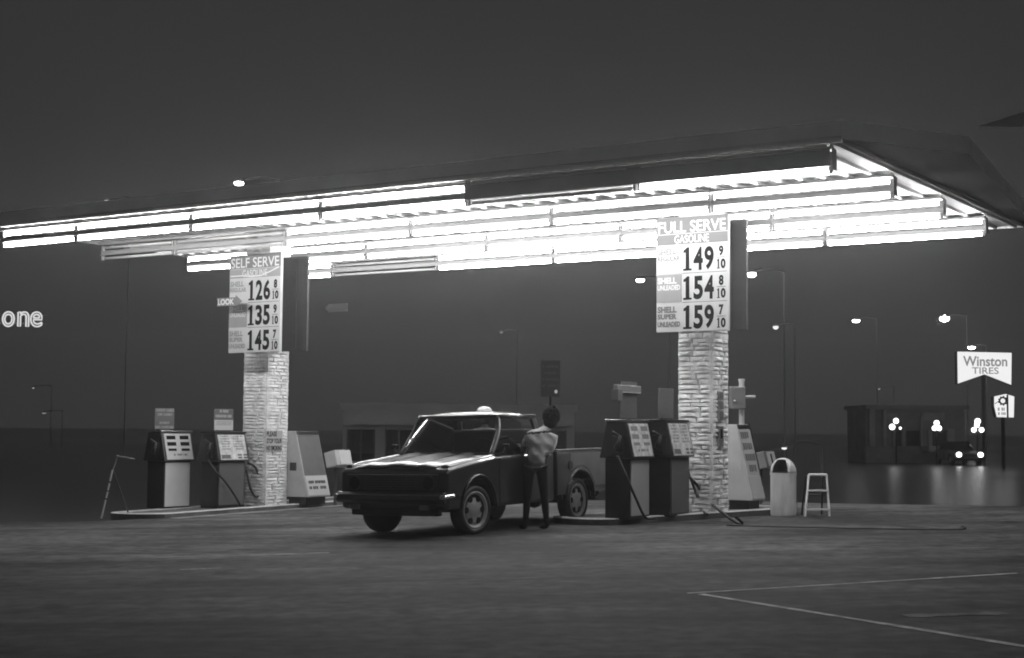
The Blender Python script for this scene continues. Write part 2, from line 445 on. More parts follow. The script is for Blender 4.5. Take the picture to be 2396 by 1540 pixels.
# ------------------------------------------------------------------ islands
def island(label, near, far, width, h):
    """kerbed slab with rounded ends; near and far are ground points of its right-hand kerb"""
    d = (far-near); d.z = 0; L = d.length; d.normalize()
    n = Vector((-d.y, d.x, 0))                      # to the left, away from the kerb line
    root = thing('pump_island', label, 'pump island', (near.x, near.y, 0))
    r = width/2; poly = []
    for i in range(11):
        a = -math.pi/2-math.pi*i/10
        poly.append((r*.55*math.cos(a)-0, r*math.sin(a)+r))
    for i in range(11):
        a = math.pi/2-math.pi*i/10
        poly.append((L+r*.55*math.cos(a), r*math.sin(a)+r))
    def W(p, z):
        q = d*p[0]+n*p[1]; return (q.x, q.y, gz(near.x+q.x)+z)
    def ring(k):                                     # shrink towards the middle line
        return [(p[0]+(k if p[0] < L/2 else -k)*(1), r+(p[1]-r)*(1-k/r)) for p in poly]
    mb = MB(); n_ = len(poly); inner = ring(.15)
    vs = [W(p, -.05) for p in poly]+[W(p, h-.012) for p in poly]+[W(p, h) for p in ring(.012)]+[W(p, h) for p in inner]+[W(p, h-.03) for p in inner]
    fs = []
    for k in range(4): fs += [(k*n_+i, k*n_+(i+1) % n_, (k+1)*n_+(i+1) % n_, (k+1)*n_+i) for i in range(n_)]
    mb.add(vs[:2*n_], fs[:n_]); mb.build('kerb', 'island', root)  # shade on the kerb face put into its dark colour
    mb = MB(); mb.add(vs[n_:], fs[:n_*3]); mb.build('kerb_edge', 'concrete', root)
    mb = MB(); mb.add([W(p, h-.018) for p in inner], [tuple(range(n_))]); mb.build('slab', 'island', root)
    return d
HL, HR = .075, .09
nl = on_ground(400, 1212); fl = on_ground(846, 1193)
island('left kerbed concrete pump island under the self serve price sign', nl, nl+BV*5.6, 1.25, HL)
mb = MB(); k_ = 16; vs = []
for i in range(k_+1):
    for q in (.03, .30):
        v = nl+BV*(-.1+5.4*i/k_)-(-AV)*(-q); vs.append((v.x, v.y, gz(v.x)+.004))
mb.add(vs, [(2*i, 2*i+1, 2*i+3, 2*i+2) for i in range(k_)]); structure(mb.build('gutter_pavement', 'gutter'))
nr = on_ground(1440, 1229)
island('right kerbed concrete pump island beside the black pickup', nr, on_ground(1838, 1203), 1.2, HR)

# ------------------------------------------------------------------ stone pillars
def pillar(loc, h, label, seed, size=.5, course=(.05, .095), rough=.02):
    rnd = random.Random(seed)
    root = thing('stone_pillar', label, 'pillar', loc, PHI)
    s = size/2
    mb = MB(); mb.box((0, 0, h/2), (size-.06, size-.06, h)); mb.build('core', 'mortar', root)
    mb = MB()
    z = 0.0
    while z < h-.02:
        ch = min(rnd.uniform(*course), h-z)
        for f in range(4):
            rot = Matrix.Rotation(f*math.pi/2, 4, 'Z')
            x = -s
            while x < s-.01:
                L = rnd.uniform(.14, .38)
                if s-(x+L) < .1: L = s-x
                e = rnd.uniform(0, rough*1.5)
                j = [rnd.uniform(-.006, .006) for _ in range(8)]
                x0, x1 = x+.004, x+L-.004
                if abs(x+s) < 1e-6: x0 = -s-.002
                if abs(x+L-s) < 1e-6: x1 = s-.03
                b0 = [(x0, -s-e+.012, z+.001), (x1, -s-e+.012, z+.001), (x1, -s+.05, z+.001), (x0, -s+.05, z+.001)]
                xm0, xm1 = x0+.004, x1-.004
                zc, zt = z+ch*.35, z+ch*.75
                # rough-split front: belly out in the middle of the course
                vs = [(x0, -s+.06, z+.001), (x1, -s+.06, z+.001), (x1, -s+.06, z+ch-.001), (x0, -s+.06, z+ch-.001),
                      (xm0, -s-e*.4+j[0], z+.002), (xm1, -s-e*.4+j[1], z+.004), (xm1, -s-e*.5+j[2], z+ch-.002), (xm0, -s-e*.5+j[3], z+ch-.002),
                      ((xm0*.7+xm1*.3), -s-e-.008+j[4], zc), ((xm0*.3+xm1*.7), -s-e-.008+j[5], zc), ((xm0*.25+xm1*.75), -s-e-.004+j[6], zt), ((xm0*.75+xm1*.25), -s-e-.004+j[7], zt)]
                fs = [(0, 1, 5, 4), (1, 2, 6, 5), (2, 3, 7, 6), (3, 0, 4, 7), (4, 5, 9, 8), (5, 6, 10, 9), (6, 7, 11, 10), (7, 4, 8, 11), (8, 9, 10, 11)]
                mb.add(vs, fs, rot)
                x += L
        z += ch
    mb.build('stone_facing', 'stone', root)
    return root
pr = at_depth(1646, 1100, 22.0); pr.z = gz(pr.x)+HR-.03
pl = at_depth(619, 1100, 25.9); pl.z = gz(pl.x)+HL-.03
pil_r = pillar(pr, ZS-pr.z-.002, 'rough split stone pillar holding the full serve price sign', 3, .54, rough=.024)
pil_l = pillar(pl, ZS-pl.z-.002, 'paler finer stone pillar holding the self serve price sign', 5, .54, course=(.04, .07), rough=.008)

# ------------------------------------------------------------------ price signs
# local x along -AV (to the right in the picture), local -y = -BV, the side facing the camera
RS = math.atan2(-AV.y, -AV.x)
def price_sign(loc, W, H, head, label, data, full):
    root = thing('price_sign', label, 'price sign', loc, RS)
    y = -.03
    mb = MB(); mb.box((0, 0, H/2), (W, .06, H)); mb.build('panel', 'light', root, bevel=.006)
    x0 = -W/2
    def X(f): return x0+W*f
    def Z(f): return H*(1-f)
    mb = MB(); mb.box((0, y-.003, (Z(.0)+Z(.145))/2), (W-.004, .006, H*.145-.004)); mb.build('header_band', 'headband' if full else 'darkgrey', root)
    mb = MB(); mb.box((0, y-.003, (Z(.148)+Z(.24))/2), (W-.004, .006, H*.09)); mb.build('subheader_band', 'subband' if full else 'mid', root)
    mb = MB(); put_text(mb, head, X(.03), X(.97), Z(.135), Z(.035), y-.0075, .008); mb.build('header_lettering', 'white', root)
    mb = MB(); put_text(mb, 'GASOLINE', X(.26), X(.74), Z(.228), Z(.160), y-.0075, .004)
    if not full:
        pts = [(.02, .222), (.25, .222), (.45, .235), (.62, .232), (.80, .195), (.97, .155)]
        for (a, b), (c, d) in zip(pts, pts[1:]):
            mb.add([(X(a), y-.009, Z(b)), (X(c), y-.009, Z(d)), (X(c), y-.009, Z(d)+.022), (X(a), y-.009, Z(b)+.022)], [(0, 1, 2, 3)])
    mb.build('subheader_lettering', 'white', root)
    rh = .2533
    for i, (words, price, fr, plate, ink) in enumerate(data):
        f0 = .24+i*rh; f1 = f0+rh
        if plate:
            mb = MB(); mb.box(((X(.006)+X(.36))/2, y-.003, (Z(f0+.005)+Z(f1-.005))/2), (W*.354, .006, H*(rh-.01))); mb.build('grade_plate', plate, root)
        mb = MB(); hh = .058
        for j, wd in enumerate(words):
            a = f0+.03+j*.066
            put_text(mb, wd, X(.02), X(.02+(.27 if wd in ('SHELL', 'SUPER') else .32)), Z(a+(.056 if j == 0 else .046)), Z(a), y-.0075, .045)
        mb.build('grade_lettering', ink, root)
        mb = MB()
        put_price(mb, price, X(.365), X(.815), Z(f1-.022), Z(f0+.028), y-.004)
        put_fraction(mb, fr, X(.845), X(.965), Z(f1-.025), Z(f0+.03), y-.004)
        put_rect(mb, X(.37), X(.985), Z(f1)-.002, Z(f1)+.004, y-.0035)
        mb.build('price_lettering', 'black', root)
    mb = MB()
    for zz in (H*.2, H*.8): mb.box((.1, .07, zz), (.3, .08, .05))
    mb.build('bracket', 'sign_back', root)
    return root
def mid_pt(px, py, Y): return at_depth(px, py, Y)
SW, SH = 1.06, 1.52
sr = at_depth(1621, 776, 21.25)
price_sign(sr, 1.13, 1.65, 'FULL SERVE', 'bright full serve gasoline price sign on the right stone pillar',
           [(('SHELL', 'REGULAR'), '149', '9', 'white', 'palegrey'), (('SHELL', 'UNLEADED'), '154', '8', 'mid', 'white'), (('SHELL', 'SUPER', 'UNLEADED'), '159', '7', None, 'darkgrey')], True)
sl = at_depth(596, 825, 25.05)
price_sign(sl, 1.145, 1.66, 'SELF SERVE', 'self serve gasoline price sign on the left stone pillar',
           [(('SHELL', 'REGULAR'), '126', '8', None, 'mid'), (('SHELL', 'UNLEADED'), '135', '9', 'mid', 'light'), (('SHELL', 'SUPER', 'UNLEADED'), '145', '7', None, 'mid')], False)
def sign_back(loc, label, W=1.1, H=1.62):
    root = thing('price_sign', label, 'price sign', loc, RS)
    mb = MB(); mb.box((0, 0, H/2), (W, .05, H)); mb.build('panel', 'sign_back', root, bevel=.006)
    mb = MB()
    for x in (-.3, .3): mb.box((x, -.035, H/2), (.04, .02, H-.1))
    mb.build('stiffener', 'sign_back', root)
sign_back(sr+BV*.66+(-AV)*.0+UP*.05, 'dark reverse of a price sign on the far side of the right pillar')
sign_back(sl+BV*.70+(-AV)*.0+UP*.05, 'dark reverse of a price sign on the far side of the left pillar')

def look_arrow(loc, label, front):
    root = thing('arrow_sign', label, 'arrow sign', loc, RS)
    poly = [(-.27, -.07), (.16, -.07), (.16, -.10), (.30, 0), (.16, .10), (.16, .07), (-.27, .07), (-.235, 0)]
    if not front: poly = [(-x*.9, z) for x, z in poly][::-1]
    mb = MB(); mb.prism(poly, 'y', -.008, .008); mb.build('panel', 'darkgrey' if front else 'sign_back', root)
    if front:
        mb = MB(); put_text(mb, 'LOOK', -.235, .13, -.05, .05, -.011, .03); mb.build('lettering', 'white', root)
look_arrow(at_depth(542, 707, 25.05)-BV*.07, 'LOOK arrow sign sticking out left of the self serve price sign', True)
look_arrow(at_depth(718, 712, 25.05)+BV*.8, 'small swallow tailed panel sticking out right of the left pillar', False)

# notices and boxes on the pillars' right faces (that face is normal -AV; a frame with local -y = -AV has local x = BV)
def on_side(pil, px, py, label, name, cat, size, th, rnd, lines=None, m='light', ink='black'):
    d = ray(px, py); c = Vector((0, 0, EYE)); n = -AV
    face = pil.location+n*(.26+.03)
    p = c+d*((face-c).dot(n)/d.dot(n))
    root = thing(name, label, cat, p, PHI)
    mb = MB(); mb.box((0, 0, 0), (size[0], th, size[1])); mb.build('plate', m, root, bevel=.003)
    if lines:
        mb = MB(); h = size[1]/len(lines)
        for i, t in enumerate(lines):
            z1 = size[1]/2-i*h-h*.14
            put_text(mb, t, -size[0]*.46, -size[0]*.46+size[0]*.92*min(1, len(t)/9), z1-h*.72, z1, -th/2-.002, .03)
        mb.build('lettering', ink, root)
    return root
rn = random.Random(2)
on_side(pil_l, 641, 1032, 'white notice with three lines of black capitals on the left pillar', 'notice', 'notice', (.42, .36), .012, rn, ['PLEASE', 'STOP YOUR', 'NO SMOKING'])
for i, (py, hh, lab) in enumerate([(926, .13, 'topmost grey electrical box on the right pillar'), (948, .13, 'second grey electrical box from the top on the right pillar'),
                                   (972, .15, 'third grey electrical box from the top on the right pillar'), (1015, .22, 'switch plate with a dark slot on the right pillar'), (1037, .13, 'lowest grey electrical box on the right pillar')]):
    b = on_side(pil_r, 1684, py, lab, 'electrical_box', 'electrical box', (.17, hh), .05, rn, m='mid' if i != 3 else 'palegrey')
    b['group'] = 'electrical boxes on the right pillar'
    if i == 3:
        mb = MB(); mb.box((0, -.028, 0), (.05, .012, .14)); mb.build('slot', 'black', b)
    else:
        mb = MB(); mb.box((0, -.027, 0), (.12, .006, hh-.04)); mb.build('cover', 'palegrey', b)

# ------------------------------------------------------------------ pumps
# local x = BV (along the island), local -y = -AV: the dial side that faces right
def pump(px, py, h_is, label, H, W, door, face, style):
    p = on_ground(px, py, h_is-.02)
    root = thing('gas_pump', label, 'gas pump', (0, 0, 0), PHI, 'gas pumps on the islands')
    D = .20; zb = H*.61
    root.location = p + AV*D            # p is the foot of the dial side
    w = W/2
    mb = MB(); mb.prism([(-D+.012, 0), (D-.012, 0), (D-.012, zb), (-D+.012, zb)], 'x', -w+.04, w-.04); mb.build('cabinet', 'pump_body', root, bevel=.008)
    yb, yt = D+.055, D-.055
    mb = MB(); mb.prism([(-yb, zb+.002), (yb, zb+.002), (yt, H-.03), (-yt, H-.03)], 'x', -w, w); mb.build('head', 'pump_body', root, bevel=.01)
    mb = MB(); mb.box((0, 0, H-.015), (W+.03, 2*yt+.03, .03)); mb.build('top_cap', 'steel' if style in (0, 2) else 'pump_body', root, bevel=.006)
    if style in (1, 3):
        pass
    for s in (-1, 1):
        mb = MB(); mb.box((0, s*(D-.006), zb/2+.01), (W-.14, .014, zb-.07)); mb.build('door', door, root, bevel=.004)
        # tilted dial panel
        a = math.atan2(yb-yt, H-.03-zb); hh = math.hypot(yb-yt, H-.03-zb)
        mt = Matrix.Translation((0, s*(yb+yt)/2, (zb+H-.03)/2)) @ Matrix.Rotation(s*a, 4, 'X')
        yy = s*.006
        mb = MB(); mb.box((0, yy, 0), (W-.10, .014, hh-.05), mt); dp = mb.build('dial_panel', face, root, bevel=.003)
        if s == 1: continue
        y = -.0155
        mb = MB()
        if style in (0, 2):
            for r_, (zz, bw, bh) in enumerate([(.31, .21, .13), (.09, .21, .13), (-.11, .19, .085)]):
                for x in (-.16, .15): put_rect(mb, (x-bw/2)*W/.72, (x+bw/2)*W/.72, (zz-bh/2)*hh, (zz+bh/2)*hh, y, mt)
            mb.build('display_window', 'black' if style == 0 else 'mid', dp)
            mb = MB(); rn_ = random.Random(3); worn_line(mb, -.14, .16, -.32*hh, -.25*hh, y, rn_, mt); mb.build('lettering', 'darkgrey', dp)
        else:
            rn_ = random.Random(style)
            for c0, c1 in ((-.24, -.06), (.02, .22)):
                for q in range(6): worn_line(mb, c0*W/.66, c1*W/.66, (.36-q*.09)*hh, (.41-q*.09)*hh, y, rn_, mt)
            mb.build('lettering', 'mid', dp)
            mb = MB()
            for x in (.12, .24):
                for zz in (-.28, -.38): put_rect(mb, (x-.045)*W/.66, (x+.045)*W/.66, (zz-.03)*hh, (zz+.03)*hh, y, mt)
            put_rect(mb, -.27*W/.66, -.08*W/.66, -.41*hh, -.27*hh, y, mt)
            mb.build('display_window', 'darkgrey', dp)
    # nozzle holster and hose at the end of the pump
    for s in ((-1,) if style != 1 else (-1,)):
        mb = MB(); mb.box((s*(w+.02), -.05, zb+.18), (.05, .16, .26)); mb.build('nozzle_holster', 'trim', root, bevel=.01)
        mb = MB(); mb.cyl((s*(w+.06), -.06, zb+.10), (s*(w+.06), -.10, zb+.30), .022, 10); mb.cyl((s*(w+.06), -.10, zb+.30), (s*(w+.06), .02, zb+.36), .016, 10)
        mb.tube([(s*(w+.06), -.07, zb+.12), (s*(w+.09), -.02, zb+.15), (s*(w+.07), -.08, zb+.26)], .007, 6); mb.build('nozzle', 'sign_back', root, smooth=True)
    return root
pumpL1 = pump(414, 1191, HL, 'pale doored gas pump with six dark dial windows at the left island front', 1.30, .70, 'pump_door', 'pump_face', 0)
pumpL2 = pump(541, 1188, HL, 'gas pump with printed dial face beside the paler stone pillar', 1.27, .74, 'pump_dark', 'pump_face2', 1)
pumpR1 = pump(1498, 1214, HR, 'grey doored gas pump nearest the pickup tailgate', 1.345, .66, 'pump_door2', 'pump_face2', 2)
pumpR2 = pump(1592, 1207, HR, 'charcoal gas pump against the rough stone pillar', 1.34, .70, 'pump_dark', 'pump_face2', 3)
def hose(label, pts, r=.018):
    mb = MB(); mb.tube(pts, r, 8, 6); return tag(mb.build('hose', 'rubber', smooth=True), label, 'hose')
def lp(root, x, y, z):           # pump-local to world
    return root.matrix_basis @ Vector((x, y, z))
for o in (pumpL1, pumpL2, pumpR1, pumpR2): pass
bpy.context.view_layer.update()
def gpt(px, py, h=.02): return on_ground(px, py, h)
hose('black hose hanging in a loop off the pump beside the paler pillar', [lp(pumpL2, .37, -.2, .75), lp(pumpL2, .5, -.28, .65), lp(pumpL2, .6, -.3, .35), lp(pumpL2, .52, -.3, .16), lp(pumpL2, .40, -.26, .3), lp(pumpL2, .38, -.18, .62)])
hose('black hose crossing the dark door of the pump beside the paler pillar', [lp(pumpL2, -.42, -.05, .8), lp(pumpL2, -.40, -.20, .62), lp(pumpL2, -.25, -.27, .46), lp(pumpL2, -.02, -.28, .22), lp(pumpL2, .12, -.3, .03)])
hose('black hose drooping off the pump nearest the pickup', [lp(pumpR1, -.39, -.06, .86), lp(pumpR1, -.45, -.22, .6), lp(pumpR1, -.38, -.33, .3), lp(pumpR1, -.2, -.38, .04), lp(pumpR1, -.05, -.45, .02)])
hose('black hose sagging from the charcoal pump over the kerb to the forecourt', [lp(pumpR2, .33, -.1, .60), lp(pumpR2, .42, -.25, .42), gpt(1652, 1165, .25)+AV*.02, gpt(1690, 1200, .13), gpt(1722, 1222, .02), gpt(1737, 1224, .02), gpt(1722, 1210, .12)], .02)
hose('second black hose looping down beside the rough pillar', [lp(pumpR2, .34, -.12, .68), lp(pumpR2, .45, -.2, .36), gpt(1640, 1190, .1), gpt(1655, 1204, .12)], .018)
hose('long thin black hose lying across the forecourt by the stepladder', [gpt(1700, 1229), gpt(1800, 1232), gpt(1950, 1235), gpt(2100, 1238), gpt(2240, 1239), gpt(2258, 1234, .03), gpt(2250, 1232, .03)], .009)

# signs standing on the pumps
def topper(root_pump, x, W, H, label, m, lines, ink='light', rnd=None, lower=None, yaw=0):
    Hp = {pumpL1: 1.30, pumpL2: 1.27, pumpR1: 1.345, pumpR2: 1.34}[root_pump]
    p = lp(root_pump, x, 0, Hp)
    root = thing('pump_sign', label, 'pump sign', p, PHI+yaw, 'signs standing on the pumps')
    mb = MB(); mb.box((0, 0, H/2+.02), (W, .02, H)); mb.build('panel', m, root, bevel=.002)
    mb = MB(); mb.box((0, 0, .01), (W*.6, .06, .02)); mb.build('foot', 'trim', root)
    mb = MB(); n = len(lines); h = (H if not lower else H*.45)/n; y = -.0125
    for i, t in enumerate(lines):
        z1 = H+.02-i*h-h*.2
        if t.startswith('~'):
            worn_line(mb, -W*.4*float(t[1:]), W*.4*float(t[1:]), z1-h*.55, z1, y, random.Random(i*3+len(label)))
        elif t: 
            k = min(.46, .05*len(t)+.02); put_text(mb, t, -W*k, W*k, z1-h*.58, z1, y, .03)
    mb.build('lettering', ink, root)
    if lower:
        mb = MB(); put_rect(mb, -W*.49, W*.49, .025, H*.54, y); lo = mb.build('lower_panel', lower, root)
        mb = MB()
        for q in range(3): worn_line(mb, -W*.42, W*.4, H*(.44-.07*q), H*(.48-.07*q), y-.001, random.Random(q))
        mb.build('small_print', 'mid', lo)
    return root
CC = ['CREDIT CARD', 'OR CASH', '', 'SORRY', 'NO CHECKS']
topper(pumpL1, -.14, .44, .35, 'dark sign with pale capitals standing on the left island front pump', 'darkgrey', CC)
topper(pumpL2, -.02, .46, .36, 'half dark half white sign standing on the pump beside the paler pillar', 'darkgrey', ['~.55', '~1.1'], lower='white')
topper(pumpR2, -.06, .46, .42, 'dark sign with pale capitals standing on the charcoal pump', 'darkgrey', CC, ink='palegrey')
r1 = topper(pumpR1, .02, .48, .50, 'tall worn sign with flared capped top on the pump nearest the pickup', 'darkgrey', ['~1', '~.8', '~1', '~1', '~.9', '~1'], ink='palegrey')
mb = MB(); mb.box((-.06, -.02, .42), (.70, .06, .10)); mb.build('header', 'mid', r1, bevel=.01)
mb = MB(); mb.box((-.37, -.03, .33), (.14, .10, .16)); mb.build('side_tab', 'palegrey', r1, bevel=.01)
mb = MB(); mb.box((-.05, -.055, .372), (.62, .012, .012)); mb.build('trim_strip', 'white', r1)

# ------------------------------------------------------------------ slanted display cabinets and service boxes
def cabinet(px, py, h_is, label, H, L, Dp, shade, front):
    p = on_ground(px, py, h_is-.02)                    # foot of the near end's rear corner
    root = thing('display_cabinet', label, 'display cabinet', p, PHI, 'slanted cabinets on the islands')
    # x from 0 to L along the island, y from 0 to -Dp towards the right lane
    pz = .14
    mb = MB(); mb.box((L/2, -Dp/2+.02, pz/2), (L-.08, Dp-.12, pz)); mb.build('plinth', 'trim', root)
    yt = -Dp*.40
    mb = MB(); mb.prism([(0, pz), (-Dp, pz), (yt, H), (0, H)], 'x', 0, L); mb.build('body', shade, root, bevel=.01)
    a = math.atan2(Dp+yt, H-pz); hh = math.hypot(Dp+yt, H-pz)
    mt = Matrix.Translation((L/2, (-Dp+yt)/2, (H+pz)/2)) @ Matrix.Rotation(-a, 4, 'X')
    y = -.008
    rn_ = random.Random(9)
    mb = MB(); mb.box((0, y, -hh*.33), (L-.03, .014, hh*.30), mt); lo = mb.build('lower_panel', 'white' if front == 0 else 'light', root, bevel=.003)
    mb = MB(); mb.box((0, y, hh*.47), (L-.03, .014, hh*.05), mt); mb.build('top_trim', 'trim', root)
    mb = MB(); mb.box((0, y+.003, hh*.13), (L-.05, .012, hh*.61), mt); gp = mb.build('front_panel', 'palegrey' if front == 0 else 'light', root)
    if front == 0:
        mb = MB()
        for i in range(2): worn_line(mb, -L*.38, L*.36, -hh*(.30+.085*i), -hh*(.255+.085*i), y-.009, rn_, mt)
        mb.build('lettering', 'black', lo)
    else:
        mb = MB()
        for i in range(4):
            z1 = hh*(.40-.145*i)
            worn_line(mb, -L*.40, L*.40, z1-hh*.09, z1, y-.0075, rn_, mt)
        mb.build('lettering', 'darkgrey', gp)
        mb = MB(); mb.box((L/2-.012, y-.002, hh*.1), (.03, .02, hh*.85), mt); mb.build('side_trim', 'trim', root)
    mb = MB(); mb.box((-.004, -.16, .66), (.012, .14, .14)); mb.build('vent_plate', 'sign_back' if front == 0 else shade, root)
    return root
cabL = cabinet(668, 1181, HL, 'pale slanted oil cabinet with a worded white panel behind the paler pillar', 1.27, .60, .50, 'midlight', 0)
cabR = cabinet(1698, 1192, HR, 'slanted cabinet with rows of dark block writing behind the rough pillar', 1.27, .46, .44, 'pump_door', 1)
def service_box(px, py, Y, label, two):
    p = at_depth(px, py, Y)
    root = thing('service_box', label, 'service box', (p.x, p.y, gz(p.x)+.07), PHI, 'windshield service boxes')
    h = p.z-gz(p.x)-.07
    mb = MB(); mb.cyl((0, 0, 0), (0, 0, h), .03, 10); mb.build('post', 'sign_back', root)
    mt = Matrix.Translation((0, -.05, h)) @ Matrix.Rotation(R(-14), 4, 'X')
    mb = MB(); mb.box((0, 0, 0), (.40, .24, .26), mt); mb.build('case', 'light' if not two else 'palegrey', root, bevel=.008)
    mb = MB(); mb.box((.04, -.123, 0), (.30, .012, .23), mt); mb.build('front_plate', 'white' if not two else 'light', root)
    if two:
        mb = MB(); mb.box((.03, -.131, -.01), (.05, .01, .19), mt); mb.build('slot', 'black', root)
service_box(786, 1074, 25.3, 'tilted white service box on a post at the rear of the left island', False)
service_box(1780, 1078, 24.0, 'tilted grey service box with a dark slot beside the dome topped bin', True)

# white post with phone box behind the right cabinet
pp = on_ground(1736, 1196); pp = Vector((pp.x, pp.y, gz(pp.x)))
pY = pp.y
root = thing('service_post', 'white post with a grey box and side arm behind the right cabinet', 'post', pp, 0)
sc_ = pY/F
hz = lambda py: at_depth(1736, py, pY).z-pp.z
mb = MB(); mb.cyl((0, 0, 0), (0, 0, hz(892)), .042, 12); mb.build('pole', 'light', root, smooth=False)
mb = MB(); mb.cyl((0, 0, hz(892)), (0, 0, hz(887)), .052, 12); mb.build('cap', 'light', root)
mb = MB(); mb.box((-.085, -.11, (hz(905)+hz(958))/2), (.24, .16, hz(905)-hz(958))); pb = mb.build('meter_box', 'darkgrey', root, bevel=.02)
mb = MB(); mb.ball((-.14, -.2, hz(940)), .025, 8); mb.build('knob', 'steel', pb)
mb = MB(); mb.cyl((.04, 0, hz(929)), (.21, -.02, hz(928)), .022, 8); mb.build('arm', 'light', root)

# dome topped bin
pb = on_ground(1833, 1207); pb = Vector((pb.x, pb.y, gz(pb.x)-.005)); bY = pb.y
bh = at_depth(1833, 1071, bY).z-pb.z; br = .195*bY/23
root = thing('trash_bin', 'round pale metal trash bin with domed lid at the right island end', 'trash bin', pb, 0)
zc = bh*.74
mb = MB(); mb.lathe([(br*.97, 0), (br, .03), (br, zc-.03), (br*1.03, zc-.03), (br*1.03, zc)], 32); mb.build('body', 'bin', root, smooth=False)
# dome with an opening towards the left front
n = 32; rings = 10; vs = []; fs = []
for i in range(rings+1):
    a = math.pi/2*i/rings
    for j in range(n): vs.append((br*1.02*math.cos(a)*math.cos(2*math.pi*j/n), br*1.02*math.cos(a)*math.sin(2*math.pi*j/n), zc+(bh-zc)*math.sin(a)))
for i in range(rings):
    for j in range(n):
        ang = 2*math.pi*(j+.5)/n
        op = abs((math.degrees(ang)-240+180) % 360-180) < 42 and 0 <= i < 7
        if not op: fs.append((i*n+j, i*n+(j+1) % n, (i+1)*n+(j+1) % n, (i+1)*n+j))
mb = MB(); mb.add(vs, fs); d = mb.build('domed_lid', 'bin', root, smooth=True)
md = d.modifiers.new('thickness', 'SOLIDIFY'); md.thickness = .008
mb = MB(); mb.lathe([(br*.9, zc-.25), (br*.93, zc+.01)], 24); mb.build('liner', 'black', root)

# folding stepladder
pa, pc = on_ground(1884, 1209), on_ground(1941, 1208); ld = (pc-pa); lw = ld.length
root = thing('stepladder', 'small white folding stepladder standing open right of the bin', 'stepladder', ((pa+pc)/2).to_tuple(), math.atan2(ld.y, ld.x))
lh = at_depth(1918, 1112, pa.y).z-gz(pa.x); h2 = lw/2
mb = MB()
for s, inset in ((-1, .085), (1, .01)):
    mb.tube([(s*h2, 0, 0), (s*(h2-inset), .10, lh)], .016, 8, 1)
mb.tube([(-h2+.085, .10, lh), (h2-.01, .10, lh)], .018, 8, 1)
mb.build('front_frame', 'alu', root)
for k in (.17, .62):
    mb = MB(); i0 = -h2+.085*k; mb.box(((i0+h2-.01*k)/2, .10*k, lh*k), (h2-.01*k-i0, .07, .022)); mb.build('tread', 'alu', root)
mb = MB()
for s in (-1, 1): mb.tube([(s*(h2-.05), .14, lh-.02), (s*(h2-.03)+.06, .50, 0)], .012, 6, 1)
mb.tube([(-h2+.08, .32, lh*.5), (h2-.0, .32, lh*.5)], .008, 6, 1)
mb.build('rear_frame', 'sign_back', root)

# folding barricade left of the left island
pa = on_ground(237, 1213)
root = thing('folding_stand', 'thin white striped folding stand left of the left island', 'folding stand', (pa.x, pa.y, gz(pa.x)), R(10))
tY = pa.y; th = at_depth(258, 1100, tY).z-gz(pa.x)
mb = MB()
for a, b in ((0, .38), (.42, .55), (.58, .73), (.77, 1)): mb.cyl((.15*a, 0, th*a+.0), (.15*b, 0, th*b), .014, 8)
mb.build('front_leg', 'light', root)
mb = MB(); mb.cyl((.155, .02, th), (.42, .15, 0.01), .012, 8); mb.build('rear_leg', 'sign_back', root)
mb = MB(); mb.cyl((.20, .03, th+.22), (.48, .05, th+.17), .012, 8); mb.cyl((.15, .01, th-.02), (.22, .03, th+.22), .01, 8); mb.build('handle_bar', 'darkgrey', root)

